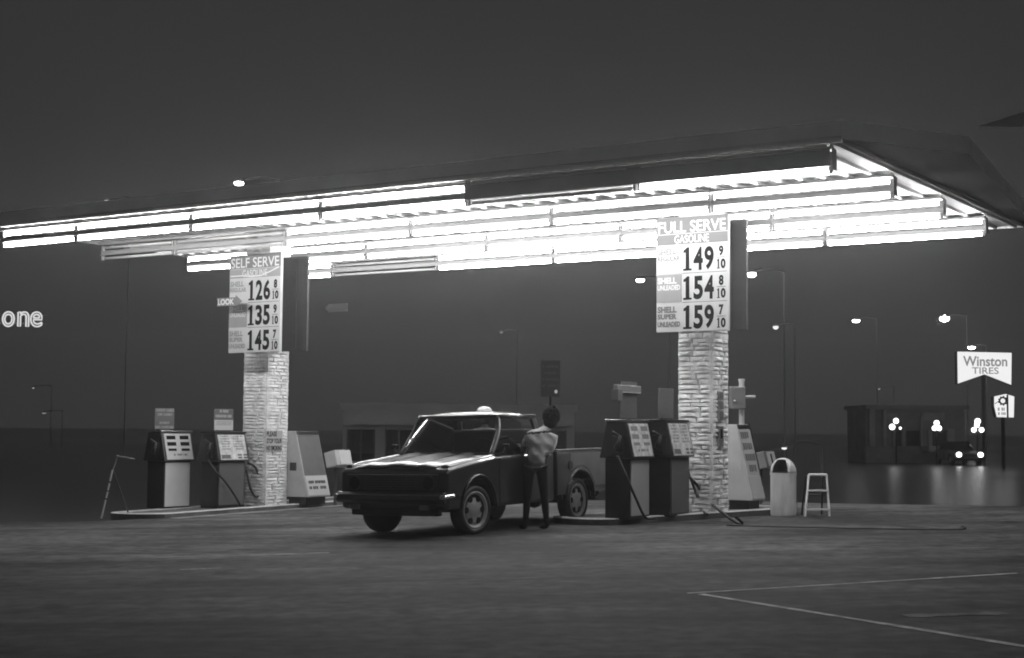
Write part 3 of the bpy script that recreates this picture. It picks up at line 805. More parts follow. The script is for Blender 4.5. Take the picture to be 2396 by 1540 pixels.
# ------------------------------------------------------------------ pickup truck (local x forward, y to its left)
def arc(cx, cz, r, a0, a1, n=10): return [(cx+r*math.cos(R(a0+(a1-a0)*i/n)), cz+r*math.sin(R(a0+(a1-a0)*i/n))) for i in range(n+1)]
TRUCK_AT = on_ground(1100, 1251)
TRUCK_DIR = R(-120.5)
def truck():
    WB = 2.70
    left = Vector((-math.sin(TRUCK_DIR), math.cos(TRUCK_DIR), 0))
    c = TRUCK_AT - left*.66
    root = thing('pickup_truck', 'black compact pickup truck parked between the two pump islands', 'pickup truck', (c.x, c.y, gz(c.x)+.0), TRUCK_DIR)
    root.rotation_mode = 'QUATERNION'
    root.rotation_quaternion = (Matrix.Rotation(-SL, 4, 'Y') @ Matrix.Rotation(TRUCK_DIR, 4, 'Z')).to_quaternion()
    W = .80
    # lower body with wheel arches, tapering in slightly to the sills
    prof = [(.70, .36), (.74, .50), (.73, .80), (.66, .86), (-.42, .965), (-2.02, .985), (-2.02, .34)]
    prof = [(.72, .34), (.74, .52), (.73, .79), (.69, .845), (.2, .905), (-.42, .962), (-1.95, .985), (-1.95, .33)] + [(-.42, .33)] + arc(0, .33, .40, 180, 0, 12)[1:-1] + [(.41, .33)]
    mb = MB(); mb.prism(prof, 'y', -W, W)
    mb.build('body', 'paint', root, bevel=.05, seg=4)
    # flared fender lips
    for ax, zc, r in ((0, .33, .40), (-WB, .33, .40)):
        for s in (-1, 1):
            mb = MB(); mb.tube([(x, s*(W+.004), z) for x, z in arc(ax, zc, r+.01, 0, 180, 14)], .018, 8, 1); mb.build('fender_lip', 'paint', root, smooth=True)
    # hood: domed, with two raised creases
    mb = MB(); nx, ny = 10, 16; vs = []; fs = []
    for i in range(nx+1):
        x = .70-1.10*i/nx
        for j in range(ny+1):
            y = -.66+1.32*j/ny
            zz = .857+(.985-.857)*(i/nx)**.85+.030*(1-(y/.66)**2)
            if .36 < abs(y) < .46: zz += .018
            if abs(y) < .12: zz += .012
            if i == 0: zz -= .03
            vs.append((x, y, zz))
    for i in range(nx):
        for j in range(ny): a = i*(ny+1)+j; fs.append((a, a+1, a+ny+2, a+ny+1))
    mb.add(vs, fs); h = mb.build('hood', 'paint', root, smooth=True); md = h.modifiers.new('thickness', 'SOLIDIFY'); md.thickness = .02
    # fender tops
    for s in (-1, 1):
        mb = MB(); mb.tube([(.66, s*.715, .842), (.3, s*.715, .885), (-.1, s*.72, .92), (-.46, s*.72, .955)], .045, 10, 4); mb.build('fender', 'paint', root, smooth=True)
    # cab
    zb, zr = .975, 1.475
    A0, A1 = (-.42, .70, zb), (-.80, .60, zr)       # windshield pillar
    C0, C1 = (-1.93, .70, zb), (-1.72, .60, zr)     # rear pillar
    mb = MB(); nx, ny = 10, 12; vs = []; fs = []
    for i in range(nx+1):
        u = i/nx; x = -.77+(-1.75+.77)*u
        for j in range(ny+1):
            q = -1+2*j/ny; y = .615*q
            zz = zr+.075-.055*abs(q)**3.2-.05*(abs(2*u-1)**4)
            vs.append((x, y, zz))
    for i in range(nx):
        for j in range(ny): a = i*(ny+1)+j; fs.append((a, a+1, a+ny+2, a+ny+1))
    mb.add(vs, fs); r_ = mb.build('roof', 'paint', root, smooth=True); md = r_.modifiers.new('thickness', 'SOLIDIFY'); md.thickness = .04
    mb = MB(); mb.tube([(-.78, -.6, zr+.005), (-.78, .6, zr+.005)], .028, 8, 1)
    for s in (-1, 1): mb.tube([(-.78, s*.615, zr), (-1.74, s*.615, zr)], .03, 8, 1)
    mb.tube([(-1.75, -.6, zr), (-1.75, .6, zr)], .028, 8, 1); mb.build('roof_rail', 'paint', root, smooth=True)
    for s in (-1, 1):
        mb = MB(); mb.tube([(A0[0]-.02, s*A0[1], A0[2]-.02), (-.70, s*.66, 1.26), (A1[0], s*A1[1], A1[2])], .034, 8, 4); mb.build('windshield_pillar', 'paint_grey' if s == 9 else 'paint', root, smooth=True)
        mb = MB(); mb.hexa([(C0[0]-.02, s*.71, zb-.02), (C0[0]+.12, s*.71, zb-.02), (C0[0]+.12, s*.66, zb-.02), (C0[0]-.02, s*.66, zb-.02)],
                           [(C1[0]-.04, s*.62, zr), (C1[0]+.08, s*.62, zr), (C1[0]+.08, s*.57, zr), (C1[0]-.04, s*.57, zr)]); mb.build('rear_pillar', 'paint', root, bevel=.01)
        mb = MB(); mb.add([(-.50, s*.69, zb), (-1.82, s*.69, zb), (-1.66, s*.605, zr), (-.83, s*.605, zr)], [(0, 1, 2, 3)]); mb.build('side_window', 'glass', root)
        # door shut lines, handle, mirror
        mb = MB(); mb.box((-.50, s*(W+.001), .66), (.008, .012, .56)); mb.box((-1.72, s*(W+.001), .66), (.008, .012, .56)); dr = mb.build('door_seam', 'trim', root)
        mb = MB(); mb.box((-1.58, s*(W+.02), .80), (.13, .025, .03)); mb.build('door_handle', 'chrome', root, bevel=.008)
        mb = MB(); mb.tube([(-.52, s*.72, .98), (-.54, s*.83, 1.02), (-.55, s*.85, 1.08)], .010, 6, 3); mi = mb.build('mirror_arm', 'chrome', root)
        mb = MB(); mb.box((-.56, s*.86, 1.09), (.03, .11, .07)); mb.build('mirror', 'trim', root, bevel=.02)
    mb = MB()
    N = 8
    vs = []
    for i in range(N+1):
        q = -1+2*i/N; b = .09*(1-abs(q)**2.5)-.03
        vs += [(A0[0]+b+.005, .68*q, zb+.0), (A1[0]+b+.02, .585*q, zr)]
    mb.add(vs, [(2*i, 2*i+2, 2*i+3, 2*i+1) for i in range(N)]); mb.build('windshield', 'glass', root, smooth=True)
    mb = MB(); mb.add([(C0[0], -.64, zb+.06), (C0[0], .64, zb+.06), (C1[0]-.02, .55, zr-.03), (C1[0]-.02, -.55, zr-.03)], [(0, 1, 2, 3)]); mb.build('rear_window', 'glass', root)
    # interior: dashboard, bench, steering wheel
    mb = MB(); mb.box((-.62, 0, .95), (.36, 1.3, .12)); mb.build('dashboard', 'trim', root, bevel=.03)
    mb = MB(); mb.box((-1.45, 0, .86), (.5, 1.3, .16)); mb.box((-1.72, 0, 1.06), (.14, 1.3, .5)); mb.build('bench_seat', 'trim', root, bevel=.04)
    mb = MB(); mb.tube([(-.92+.08*math.sin(a), .34+.18*math.cos(a), 1.03+.16*math.sin(a)) for a in [2*math.pi*i/16 for i in range(17)]], .012, 6, 1); mb.build('steering_wheel', 'trim', root)
    for s in (-1, 1):
        mb = MB(); mb.tube([(-.40, s*.32+.2, .985), (-.46, s*.32-.22, 1.02)], .007, 6, 1); mb.build('wiper', 'trim', root)
    # front: grille, headlamps, bumper
    mb = MB(); mb.box((.735, 0, .665), (.05, 1.36, .21)); gr = mb.build('grille', 'trim', root, bevel=.01)
    mb = MB()
    for k in range(6): mb.box((.763, 0, .59+k*.03), (.01, .84, .008))
    mb.build('grille_bars', 'sign_back', gr)
    for s in (-1, 1):
        mb = MB(); mb.cyl((.74, s*.55, .665), (.775, s*.55, .665), .092, 20); hl = mb.build('headlight', 'trim', root)
        mb = MB(); mb.cyl((.762, s*.55, .665), (.780, s*.55, .665), .076, 20); mb.build('lens', 'glass', hl)
        mb = MB(); mb.box((.80, s*.52, .37), (.05, .14, .06)); mb.build('turn_signal', 'mid', root, bevel=.01)
    mb = MB(); mb.prism([(.74, .42), (.80, .42), (.84, .46), (.845, .52), (.80, .555), (.74, .555)], 'y', -.80, .80); mb.build('front_bumper', 'paint', root, bevel=.012)
    mb = MB(); mb.box((.848, 0, .525), (.008, 1.50, .014)); 
    mb.build('bumper_trim', 'chrome', root)
    for s in (-1, 1):
        mb = MB(); mb.tube([(.845, s*.77, .50), (.80, s*.82, .50), (.60, s*.825, .51)], .03, 8, 3); mb.build('bumper_end', 'chrome', root, smooth=True)
    mb = MB(); mb.box((.66, 0, .34), (.1, 1.3, .16)); mb.build('valance', 'trim', root, bevel=.02)
    # bed
    x0, x1 = -2.02, -3.72; zt = 1.0
    side = [(x0, .40), (x0, zt), (x1, zt), (x1, .42), (-WB-.41, .42)]+arc(-WB, .33, .40, 168, 12, 12)+[(-WB+.41, .40)]
    for s in (-1, 1):
        mb = MB(); mb.prism(side, 'y', s*(W-.06), s*W); mb.build('bed_side', 'paint', root, bevel=.02)
        mb = MB(); mb.box(((x0+x1)/2, s*(W-.03), zt+.012), (x0-x1-.02, .075, .024)); mb.build('bed_rail', 'paint_grey', root, bevel=.008)
        mb = MB(); mb.prism([(-2.40, .97), (x1+.02, .97), (x1+.02, .50), (-WB-.44, .50)]+arc(-WB, .33, .47, 155, 60, 8)+[(-2.40, .72)], 'y', s*(W+.002), s*(W+.006)); mb.build('bed_lit_panel', 'paint_grey', root)  # lit rear of the black bed, its lightness put into a grey panel
        mb = MB(); mb.box((x1+.01, s*(W-.1), .70), (.03, .12, .22)); mb.build('tail_light', 'mid', root, bevel=.01)
    mb = MB(); mb.box(((x0+x1)/2, 0, .58), (x0-x1, 1.5, .03)); mb.build('bed_floor', 'paint', root)
    mb = MB(); mb.box((x0-.02, 0, .78), (.03, 1.46, .42)); mb.build('bed_front', 'paint', root)
    mb = MB(); mb.box((x1+.02, 0, .78), (.04, 1.46, .42)); mb.build('tailgate', 'paint', root, bevel=.01)
    mb = MB(); mb.cyl((-2.4, W-.001, .80), (-2.4, W+.012, .80), .06, 16); mb.build('fuel_cap', 'rubber', root)
    # chassis
    mb = MB()
    for s in (-1, 1): mb.box((-1.5, s*.38, .36), (4.2, .07, .12))
    mb.cyl((0, -.6, .31), (0, .6, .31), .04, 8); mb.cyl((-WB, -.6, .31), (-WB, .6, .31), .05, 8); mb.ball((-WB, .05, .31), .13, 10)
    mb.build('chassis', 'trim', root)
    for s in (-1, 1):
        mb = MB(); pr_ = arc(-WB, .33, .43, 180, 0, 12); mb.prism(pr_+[(-WB+.42, .33)], 'y', s*.46, s*.50); mb.prism([(a, b) for a, b in arc(-WB, .33, .44, 180, 0, 12)]+[(a, b) for a, b in arc(-WB, .33, .415, 0, 180, 12)], 'y', s*.48, s*.735); mb.build('wheel_well', 'trim', root)
    # wheels
    for x in (0, -WB):
        for s in (-1, 1):
            wl = bpy.data.objects.new('wheel', None); COL.objects.link(wl); wl.parent = root; wl.location = (x, s*.67, .308); wl.rotation_euler = (R(-90)*s, 0, R(-8) if x == 0 else 0)
            mb = MB(); mb.lathe([(.22, -.085), (.275, -.10), (.300, -.085), (.308, -.05), (.308, .05), (.300, .085), (.275, .10), (.235, .088), (.22, .06)], 32); ty = mb.build('tyre', 'rubber', wl, smooth=True)
            mb = MB(); mb.lathe([(.235, .07), (.232, .088), (.215, .085), (.19, .055), (.14, .062), (.085, .066), (.07, .072), (.001, .073)], 28, cap=False)
            rm = mb.build('rim', 'rim', wl, smooth=True)
            mb = MB()
            for k in range(6):
                a = 2*math.pi*k/6; mb.cyl((.152*math.cos(a), .152*math.sin(a), .05), (.152*math.cos(a), .152*math.sin(a), .0690), .040, 12)
            mb.build('rim_holes', 'black', rm)
    return root
TR = truck()

# ------------------------------------------------------------------ people
def skin_body(name, joints, edges, m, parent, root_i=0, sub=2):
    me = bpy.data.meshes.new(name); me.from_pydata([j[0] for j in joints], edges, []); me.update()
    o = bpy.data.objects.new(name, me); COL.objects.link(o)
    sk = o.modifiers.new('skin', 'SKIN'); sk.use_smooth_shade = True
    for i, j in enumerate(joints):
        r = j[1]; me.skin_vertices[0].data[i].radius = r if isinstance(r, tuple) else (r, r)
    me.skin_vertices[0].data[root_i].use_root = True
    ss = o.modifiers.new('sub', 'SUBSURF'); ss.levels = ss.render_levels = sub
    bpy.context.view_layer.update()
    dg = bpy.context.evaluated_depsgraph_get()
    nm = bpy.data.meshes.new_from_object(o.evaluated_get(dg)); nm.name = name
    o.modifiers.clear(); o.data = nm; bpy.data.meshes.remove(me)
    nm.materials.clear()
    for k in (m if isinstance(m, list) else [m]): nm.materials.append(M[k])
    for p in nm.polygons: p.use_smooth = True
    o.parent = parent
    return o
def chain(J, E, start, pts):
    prev = start
    for p in pts:
        J.append(p); E.append((prev, len(J)-1)); prev = len(J)-1
    return prev
def hand(J, E, wrist_i, base, fwd, side, curl):
    """palm, four fingers and a thumb from the wrist; fwd, side, curl are directions"""
    f, s, c = Vector(fwd).normalized(), Vector(side).normalized(), Vector(curl).normalized()
    b = Vector(base)
    palm = chain(J, E, wrist_i, [(tuple(b+f*.05), (.026, .018))])
    for k, L in enumerate((.075, .085, .08, .062)):
        o = s*(.027-.018*k)
        chain(J, E, palm, [(tuple(b+f*.095+o), .0095), (tuple(b+f*(.095+L*.45)+o*1.05+c*L*.3), .0085), (tuple(b+f*(.095+L*.65)+o*1.05+c*L*.65), .0075)])
    chain(J, E, wrist_i, [(tuple(b+f*.03+s*.035), .011), (tuple(b+f*.065+s*.055+c*.015), .0095), (tuple(b+f*.09+s*.055+c*.035), .008)])
def face_head(root, c, rot, hair='hair', cap=None):
    """head with nose, ears, eyes, mouth, local +x is the face direction"""
    mt = Matrix.Translation(c) @ rot
    mb = MB(); mb.ball((0, 0, 0), .10, 20, (1.0, .78, 1.2), mt); mb.ball((.035, 0, -.06), .062, 14, (1, .85, 1), mt)
    mb.ball((.098, 0, -.02), .017, 8, (1.1, .8, 1.5), mt)
    for s in (-1, 1): mb.ball((-.005, s*.08, -.01), .024, 8, (.8, .4, 1.3), mt)
    mb.build('head', 'skin', root, smooth=True)
    mb = MB()
    for s in (-1, 1): mb.ball((.086, s*.034, .015), .010, 8, (1, 1.3, .8), mt)
    mb.ball((.088, 0, -.062), .012, 8, (.6, 1.8, .35), mt)
    mb.build('eyes_and_mouth', 'hair', root, smooth=True)
    return mt
def person_pumping():
    # stands on the near side of the truck by the bed, back to the camera, reaching to the filler
    base = on_ground(1248, 1238)
    root = thing('person', 'person in a pale dark banded top and dark trousers leaning beside the pickup', 'person', (base.x, base.y, gz(base.x)), 0)
    root.scale = (.95, .95, .95)
    # local: x right in the picture, y away from the camera
    J = []; E = []
    J.append(((.02, 0, .93), (.15, .11)))
    hip = 0
    for s, fx, fy in ((-1, -.06, .02), (1, .12, -.05)):
        chain(J, E, hip, [((.02+s*.085, 0, .84), (.095, .095)), ((.02+s*.09+fx*.3, .01, .48), .062), ((.02+s*.09+fx*.6, .04, .10), .042), ((.02+s*.09+fx*.6, .02, .04), .042)])
        E2 = len(J)-1
        chain(J, E, E2, [((.02+s*.09+fx*.6-.05, .10, .03), .036), ((.02+s*.09+fx*.6-.08, .16, .025), .026)])
    tr_ = skin_body('trousers', J, E, 'trousers', root)
    # upper body: bent over to the left with a rounded back, shirt hanging loose
    J = [((.02, 0, .86), (.15, .12))]; E = []
    ch = chain(J, E, 0, [((.035, .01, .98), (.155, .125)), ((.06, .02, 1.12), (.175, .135)), ((.10, .04, 1.25), (.180, .13)), ((.135, .06, 1.33), (.13, .10))])
    chain(J, E, ch, [((.19, .085, 1.40), (.055, .055)), ((.22, .10, 1.46), (.058, .058))])
    torso = 3
    a1 = chain(J, E, torso, [((-.075, .09, 1.27), .068), ((-.13, .13, 1.15), .055), ((-.14, .17, 1.03), .043), ((-.155, .27, .99), .036), ((-.165, .35, .95), .027)])
    hand(J, E, a1, (-.165, .35, .95), (-.1, .9, -.4), (.9, .1, .1), (.1, -.2, -.9))
    a2 = chain(J, E, torso, [((.285, .02, 1.25), .066), ((.25, .01, 1.13), .055), ((.17, -.02, 1.01), .043), ((.07, .08, .94), .035), ((.02, .16, .92), .027)])
    hand(J, E, a2, (.02, .16, .92), (-.5, .8, -.3), (.8, .5, .1), (.1, -.2, -.9))
    body = skin_body('body', J, E, ['shirt', 'skin', 'trousers'], root, sub=3)
    rn_ = random.Random(11)
    for v in body.data.vertices:          # loose folds in the cloth
        c = v.co
        if .86 < c.z < 1.33: v.co += Vector((0, -1, 0))*.012*math.sin(c.z*38+c.x*22)*math.sin(c.x*17+1.3)
    for p in body.data.polygons:
        c = p.center
        if c.z > 1.395+.3*abs(c.x-.20) and abs(c.x-.20) < .12: p.material_index = 1
        elif (c.x < -.075 and c.z < 1.13) or (c.z < 1.08 and c.y > .15) or (c.z < .99 and c.y > .125) or (c.x > .145 and c.z < 1.06): p.material_index = 1
        elif 1.315 < c.z-.10*(c.x-.10) < 1.345: p.material_index = 2
    mt = face_head(root, Vector((.245, .12, 1.53)), Matrix.Rotation(R(75), 4, 'Z') @ Matrix.Rotation(R(12), 4, 'Y'))
    mb = MB(); rn_ = random.Random(4)
    mb.ball((-.022, 0, .028), .128, 26, (1.0, 1.0, 1.08), mt); mb.ball((-.055, 0, -.05), .10, 20, (.85, 1.05, 1.15), mt)
    for k in range(46):
        a, b = rn_.uniform(0, 6.28), rn_.uniform(-.5, 1.5)
        mb.ball((-.03+.112*math.cos(b)*math.cos(a)*(.6 if math.cos(a) > 0 else 1), .112*math.cos(b)*math.sin(a), .025+.125*math.sin(b)), rn_.uniform(.018, .034), 8, (1, 1, 1), mt)
    mb.build('hair', 'hair', root, smooth=True)
    return root
person_pumping()
def person_cap():
    b = at_depth(1134, 962, 22.4)
    g0 = gz(b.x); H = b.z-g0
    root = thing('person', 'person in a white cap standing behind the pickup cab', 'person', (b.x, b.y, g0), 0)
    k = (H-.0)/1.66
    J = [((0, 0, .90*k), (.15, .10))]; E = []
    for s in (-1, 1):
        e = chain(J, E, 0, [((s*.09, 0, .82*k), .085), ((s*.10, .01, .46*k), .058), ((s*.10, .03, .08), .04)])
        chain(J, E, e, [((s*.10, -.06, .035), .036), ((s*.10, -.13, .03), .026)])
    skin_body('trousers', J, E, 'trousers', root)
    J = [((0, 0, .88*k), (.14, .10))]; E = []
    ch = chain(J, E, 0, [((0, 0, 1.05*k), (.145, .10)), ((0, .01, 1.22*k), (.165, .11)), ((0, .01, 1.33*k), (.15, .09))])
    chain(J, E, ch, [((0, .0, 1.41*k), (.05, .05)), ((0, -.01, 1.47*k), (.05, .05))])
    for s in (-1, 1):
        w_ = chain(J, E, 3, [((s*.20, .01, 1.32*k), .055), ((s*.24, .02, 1.10*k), .045), ((s*.24, -.04, .90*k), .033), ((s*.24, -.07, .83*k), .027)])
        hand(J, E, w_, (s*.24, -.07, .83*k), (0, -.2, -1), (-s*.2, -.95, 0), (-s, 0, .1))
    bd = skin_body('body', J, E, ['shirt', 'skin'], root)
    for p in bd.data.polygons:
        if p.center.z > 1.385*k or (abs(p.center.x) > .17 and p.center.z < 1.05*k): p.material_index = 1
    hc = Vector((0, -.01, H-.075))
    mt = face_head(root, hc, Matrix.Rotation(R(215), 4, 'Z'))
    mb = MB(); mb.ball((-.02, 0, -.01), .108, 16, (.95, .88, 1.0), mt); mb.build('hair', 'hair', root, smooth=True)
    mb = MB(); n = 20; prof = [(.122, .02), (.124, .05), (.115, .09), (.085, .125), (.04, .143), (.004, .147)]
    mb.lathe(prof, n, mt @ Matrix.Diagonal((1.02, .88, 1, 1))); cp_ = mb.build('cap', 'cap', root, smooth=True)
    vs = []
    for i in range(9):
        a = R(-65+130*i/8); vs += [(.118*math.cos(a), .105*math.sin(a), .03), (.118*math.cos(a)+.075*math.cos(a*.8), .105*math.sin(a), .02-.0*i)]
    mb = MB(); mb.add(vs, [(2*i, 2*i+2, 2*i+3, 2*i+1) for i in range(8)], mt); br_ = mb.build('cap_visor', 'hair', root); md = br_.modifiers.new('t', 'SOLIDIFY'); md.thickness = .006
person_cap()

# ------------------------------------------------------------------ far surroundings
RD = -.55
def street_lamp(px, py, Y, label, m='lamp', wpx=22, hpx=9, side=1):
    p = at_depth(px, py, Y); s = Y/F
    hz_ = p.z-RD
    root = thing('street_lamp', label, 'street lamp', (p.x+side*1.6, p.y+.4, RD), 0, 'street lamps beyond the canopy')
    mb = MB(); mb.cyl((0, 0, 0), (0, 0, hz_+.25), .04, 8, .025); mb.build('pole', 'pole', root)
    mb = MB(); mb.tube([(0, 0, hz_+.2), (-side*.8, -.2, hz_+.28), (-side*1.35, -.35, hz_+.16)], .04, 6, 3); mb.build('arm', 'pole', root)
    mb = MB(); mb.ball((-side*1.6, -.4, hz_+.10), 1, 12, (wpx*s/2*1.1, wpx*s/2*1.0, .12)); mb.build('hood', 'pole', root)
    mb = MB(); mb.ball((-side*1.6, -.4, hz_), 1, 14, (wpx*s/2, wpx*s/2, hpx*s/2)); mb.build('lens', m, root, smooth=True)
street_lamp(559, 429, 62, 'bright street lamp above the left part of the canopy', 'lamp', 22, 10)
street_lamp(250, 470, 110, 'small dim street lamp above the far left end of the canopy', 'lamp_dim', 12, 4)
street_lamp(1498, 656, 80, 'street lamp left of the full serve price sign', 'lamp', 20, 9)
street_lamp(1758, 642, 70, 'bright street lamp right of the full serve price sign', 'lamp', 22, 14)
street_lamp(1815, 765, 120, 'dim round lamp low to the right of the rough pillar', 'lamp_dim', 14, 13)
street_lamp(2003, 751, 110, 'thin street lamp over the dark lot left of the tire sign', 'lamp', 17, 7)
street_lamp(2210, 745, 100, 'brightest street lamp above the tire sign', 'lamp', 22, 16)
street_lamp(2273, 813, 150, 'street lamp peeping over the top edge of the tire sign', 'lamp', 17, 8)
street_lamp(1173, 778, 150, 'faint small lamp in the dark between the pillars', 'lamp_faint', 8, 6)
street_lamp(78, 908, 140, 'tiny lamp under the neon letters at the far left', 'lamp_faint', 6, 4)
street_lamp(103, 967, 140, 'tiny flat lamp low at the far left', 'lamp_faint', 10, 3)
street_lamp(2057, 910, 150, 'tiny lamp between the stepladder and the tire sign', 'lamp_faint', 6, 5)
street_lamp(1835, 1049, 60, 'low lamp just above the dome topped bin', 'lamp_dim', 13, 7)

# neon letters at the left edge
Y = 60; s = Y/F
p = at_depth(98, 768, Y)
root = thing('neon_sign', 'outlined neon letters cut by the left edge', 'neon sign', (0, 0, 0), 0)
def outline(s_, x0, x1, z0, z1, y):
    c = bpy.data.curves.new('t', 'FONT'); c.body = s_; c.size = 1; c.offset = .01; c.resolution_u = 5; c.fill_mode = 'NONE'
    o = bpy.data.objects.new('t', c); COL.objects.link(o); bpy.context.view_layer.update()
    me = bpy.data.meshes.new_from_object(o.evaluated_get(bpy.context.evaluated_depsgraph_get()))
    vs = [v.co.copy() for v in me.vertices]; adj = {}
    for e in me.edges:
        a, b = e.vertices; adj.setdefault(a, []).append(b); adj.setdefault(b, []).append(a)
    ax, bx = min(v.x for v in vs), max(v.x for v in vs); az, bz = min(v.y for v in vs), max(v.y for v in vs)
    seen = set(); loops = []
    for a in adj:
        if a in seen: continue
        lp_ = [a]; seen.add(a); cur = a
        while True:
            nx_ = [q for q in adj[cur] if q not in seen]
            if not nx_: break
            cur = nx_[0]; seen.add(cur); lp_.append(cur)
        loops.append(lp_+[a])
    bpy.data.objects.remove(o)
    return [[(x0+(x1-x0)*(vs[i].x-ax)/(bx-ax), y, z0+(z1-z0)*(vs[i].y-az)/(bz-az)) for i in lp_] for lp_ in loops]
za, zb_ = at_depth(50, 764, Y).z, at_depth(50, 730, Y).z
for ch_, a, b, up in (('t', -27, -3, 1.5), ('o', 6, 33, 1), ('n', 42, 67, 1), ('e', 72, 98, 1)):
    x0, x1 = at_depth(a, 750, Y).x, at_depth(b, 750, Y).x
    mb = MB()
    for l in outline(ch_, x0, x1, za, za+(zb_-za)*up, Y): mb.tube(l, 1.9*s, 6, 1)
    mb.build('letter', 'neon', root)
mb = MB()
for zz in (za+.12, zb_-.12): mb.box((at_depth(20, 780, Y).x, Y+.12, zz), (3.0, .05, .05))
mb.build('rail', 'dark_far', root)
mb = MB(); mb.cyl((at_depth(20, 780, Y).x-1.2, Y+.2, RD), (at_depth(20, 780, Y).x-1.2, Y+.2, zb_), .07, 10); mb.build('post', 'dark_far', root)

# tire shop sign with a notched bottom
Y = 95; s = Y/F
def Q(px, py): v = at_depth(px, py, Y); return (v.x, v.z)
root = thing('tire_sign', 'backlit white sign with a notched bottom edge high at the right', 'shop sign', (0, 0, 0))
poly = [Q(2239, 823), Q(2368, 826), Q(2367, 902), Q(2303, 877), Q(2240, 899)]
mb = MB(); mb.prism(poly, 'y', Y, Y+.5); cb = mb.build('case', 'sign_back', root)
cx_ = sum(p[0] for p in poly)/5; cz_ = sum(p[1] for p in poly)/5
mb = MB(); mb.add([(cx_+(a-cx_)*.985, Y-.01, cz_+(b-cz_)*.985+.02) for a, b in poly], [(0, 1, 2, 3, 4)]); mb.build('sign_face', 'signlit', root)
mb = MB(); a, b = Q(2253, 857), Q(2356, 834); put_text(mb, 'Winston', a[0], b[0], a[1], b[1], Y-.05, .02)
a, b = Q(2274, 875), Q(2336, 860); put_text(mb, 'TIRES', a[0], b[0], a[1], b[1], Y-.05, .01)
mb.build('lettering', 'signletter', root)
a = Q(2303, 877); mb = MB(); mb.cyl((a[0], Y+.25, RD), (a[0], Y+.25, a[1]+.2), .12, 10); mb.build('post', 'palegrey', root)
# second smaller sign
Y = 80; s = Y/F
root = thing('shop_sign', 'small backlit white sign with a dark ring emblem under the tire sign', 'shop sign', (0, 0, 0))
poly = [Q(2326, 928), Q(2353, 922), Q(2373, 928), Q(2372, 977), Q(2332, 976), Q(2326, 950)]
mb = MB(); mb.prism(poly, 'y', Y, Y+.5); mb.build('case', 'sign_back', root)
mb = MB(); mb.add([(a, Y-.01, b) for a, b in poly], [tuple(range(6))]); mb.build('sign_face', 'signlit', root)
mb = MB(); a = Q(2346, 938)
mb.tube([(a[0]+.17*math.cos(k), Y-.04, a[1]+.17*math.sin(k)) for k in [2*math.pi*i/20 for i in range(21)]], .04, 6, 1)
for i in range(9):
    k = 2*math.pi*i/9; mb.ball((a[0]+.21*math.cos(k), Y-.04, a[1]+.21*math.sin(k)), .055, 8)
mb.tube([(Q(2327, 945)[0], Y-.04, Q(2327, 945)[1]), (a[0]-.18, Y-.04, a[1])], .02, 6, 1)
mb.build('emblem', 'black', root)
mb = MB(); a, b = Q(2355, 977), Q(2359, 924); mb.box(((a[0]+b[0])/2, Y-.04, (a[1]+b[1])/2), (.08, .05, b[1]-a[1])); mb.build('divider', 'black', root)
mb = MB(); a, b = Q(2331, 961), Q(2353, 954); worn_line(mb, a[0], b[0], a[1], b[1], Y-.03, random.Random(1)); a, b = Q(2335, 971), Q(2353, 965); worn_line(mb, a[0], b[0], a[1], b[1], Y-.03, random.Random(2)); mb.build('lettering', 'signletter', root)
a = Q(2350, 977); mb = MB(); mb.cyl((a[0], Y+.25, RD), (a[0], Y+.25, a[1]), .1, 10); mb.build('post', 'sign_back', root)

# storefront with pilasters and globe lamps at the far right
Y = 92; s = Y/F
def X(px): return at_depth(px, 1000, Y).x
def Zp(py): return at_depth(2150, py, Y).z
root = thing('storefront', 'low dark storefront with pale pilasters lit by globe lamps', 'building', (0, 0, 0))
mb = MB(); mb.box(((X(2030)+X(2262))/2, Y+3, (RD+Zp(955))/2), (X(2262)-X(2030), 5, Zp(955)-RD)); mb.build('wall', 'dark_far', root)
mb = MB(); mb.box(((X(2025)+X(2268))/2, Y+2.9, Zp(953)), (X(2268)-X(2025), 6, .25)); mb.build('roof', 'dark_far', root)
for a, b, t_, bt in ((2036, 2050, 958, 1046), (2070, 2077, 960, 1046), (2093, 2100, 1000, 1046), (2114, 2121, 1000, 1046), (2157, 2161, 975, 1052), (2176, 2184, 1006, 1050), (2220, 2236, 1004, 1055)):
    mb = MB(); mb.box(((X(a)+X(b))/2, Y+.4, (Zp(t_)+Zp(bt))/2), (X(b)-X(a), .3, Zp(t_)-Zp(bt))); mb.build('pilaster', 'wall_far', root, bevel=.02)
for a, b, t_, bt in ((2080, 2104, 968, 980), (2162, 2215, 966, 984)):
    mb = MB(); mb.box(((X(a)+X(b))/2, Y+.45, (Zp(t_)+Zp(bt))/2), (X(b)-X(a), .1, Zp(t_)-Zp(bt))); mb.build('sign_panel', 'wall_far', root)
for a, b in ((2102, 2112), (2125, 2155), (2186, 2218)):
    mb = MB(); mb.box(((X(a)+X(b))/2, Y+.48, (Zp(1008)+Zp(1044))/2), (X(b)-X(a), .08, Zp(1008)-Zp(1044))); mb.build('window', 'glass', root)
mb = MB(); mb.box(((X(2158)+X(2190))/2, Y-.6, Zp(1050)), (X(2190)-X(2158), 1.6, .3)); mb.build('step', 'wall_far', root)
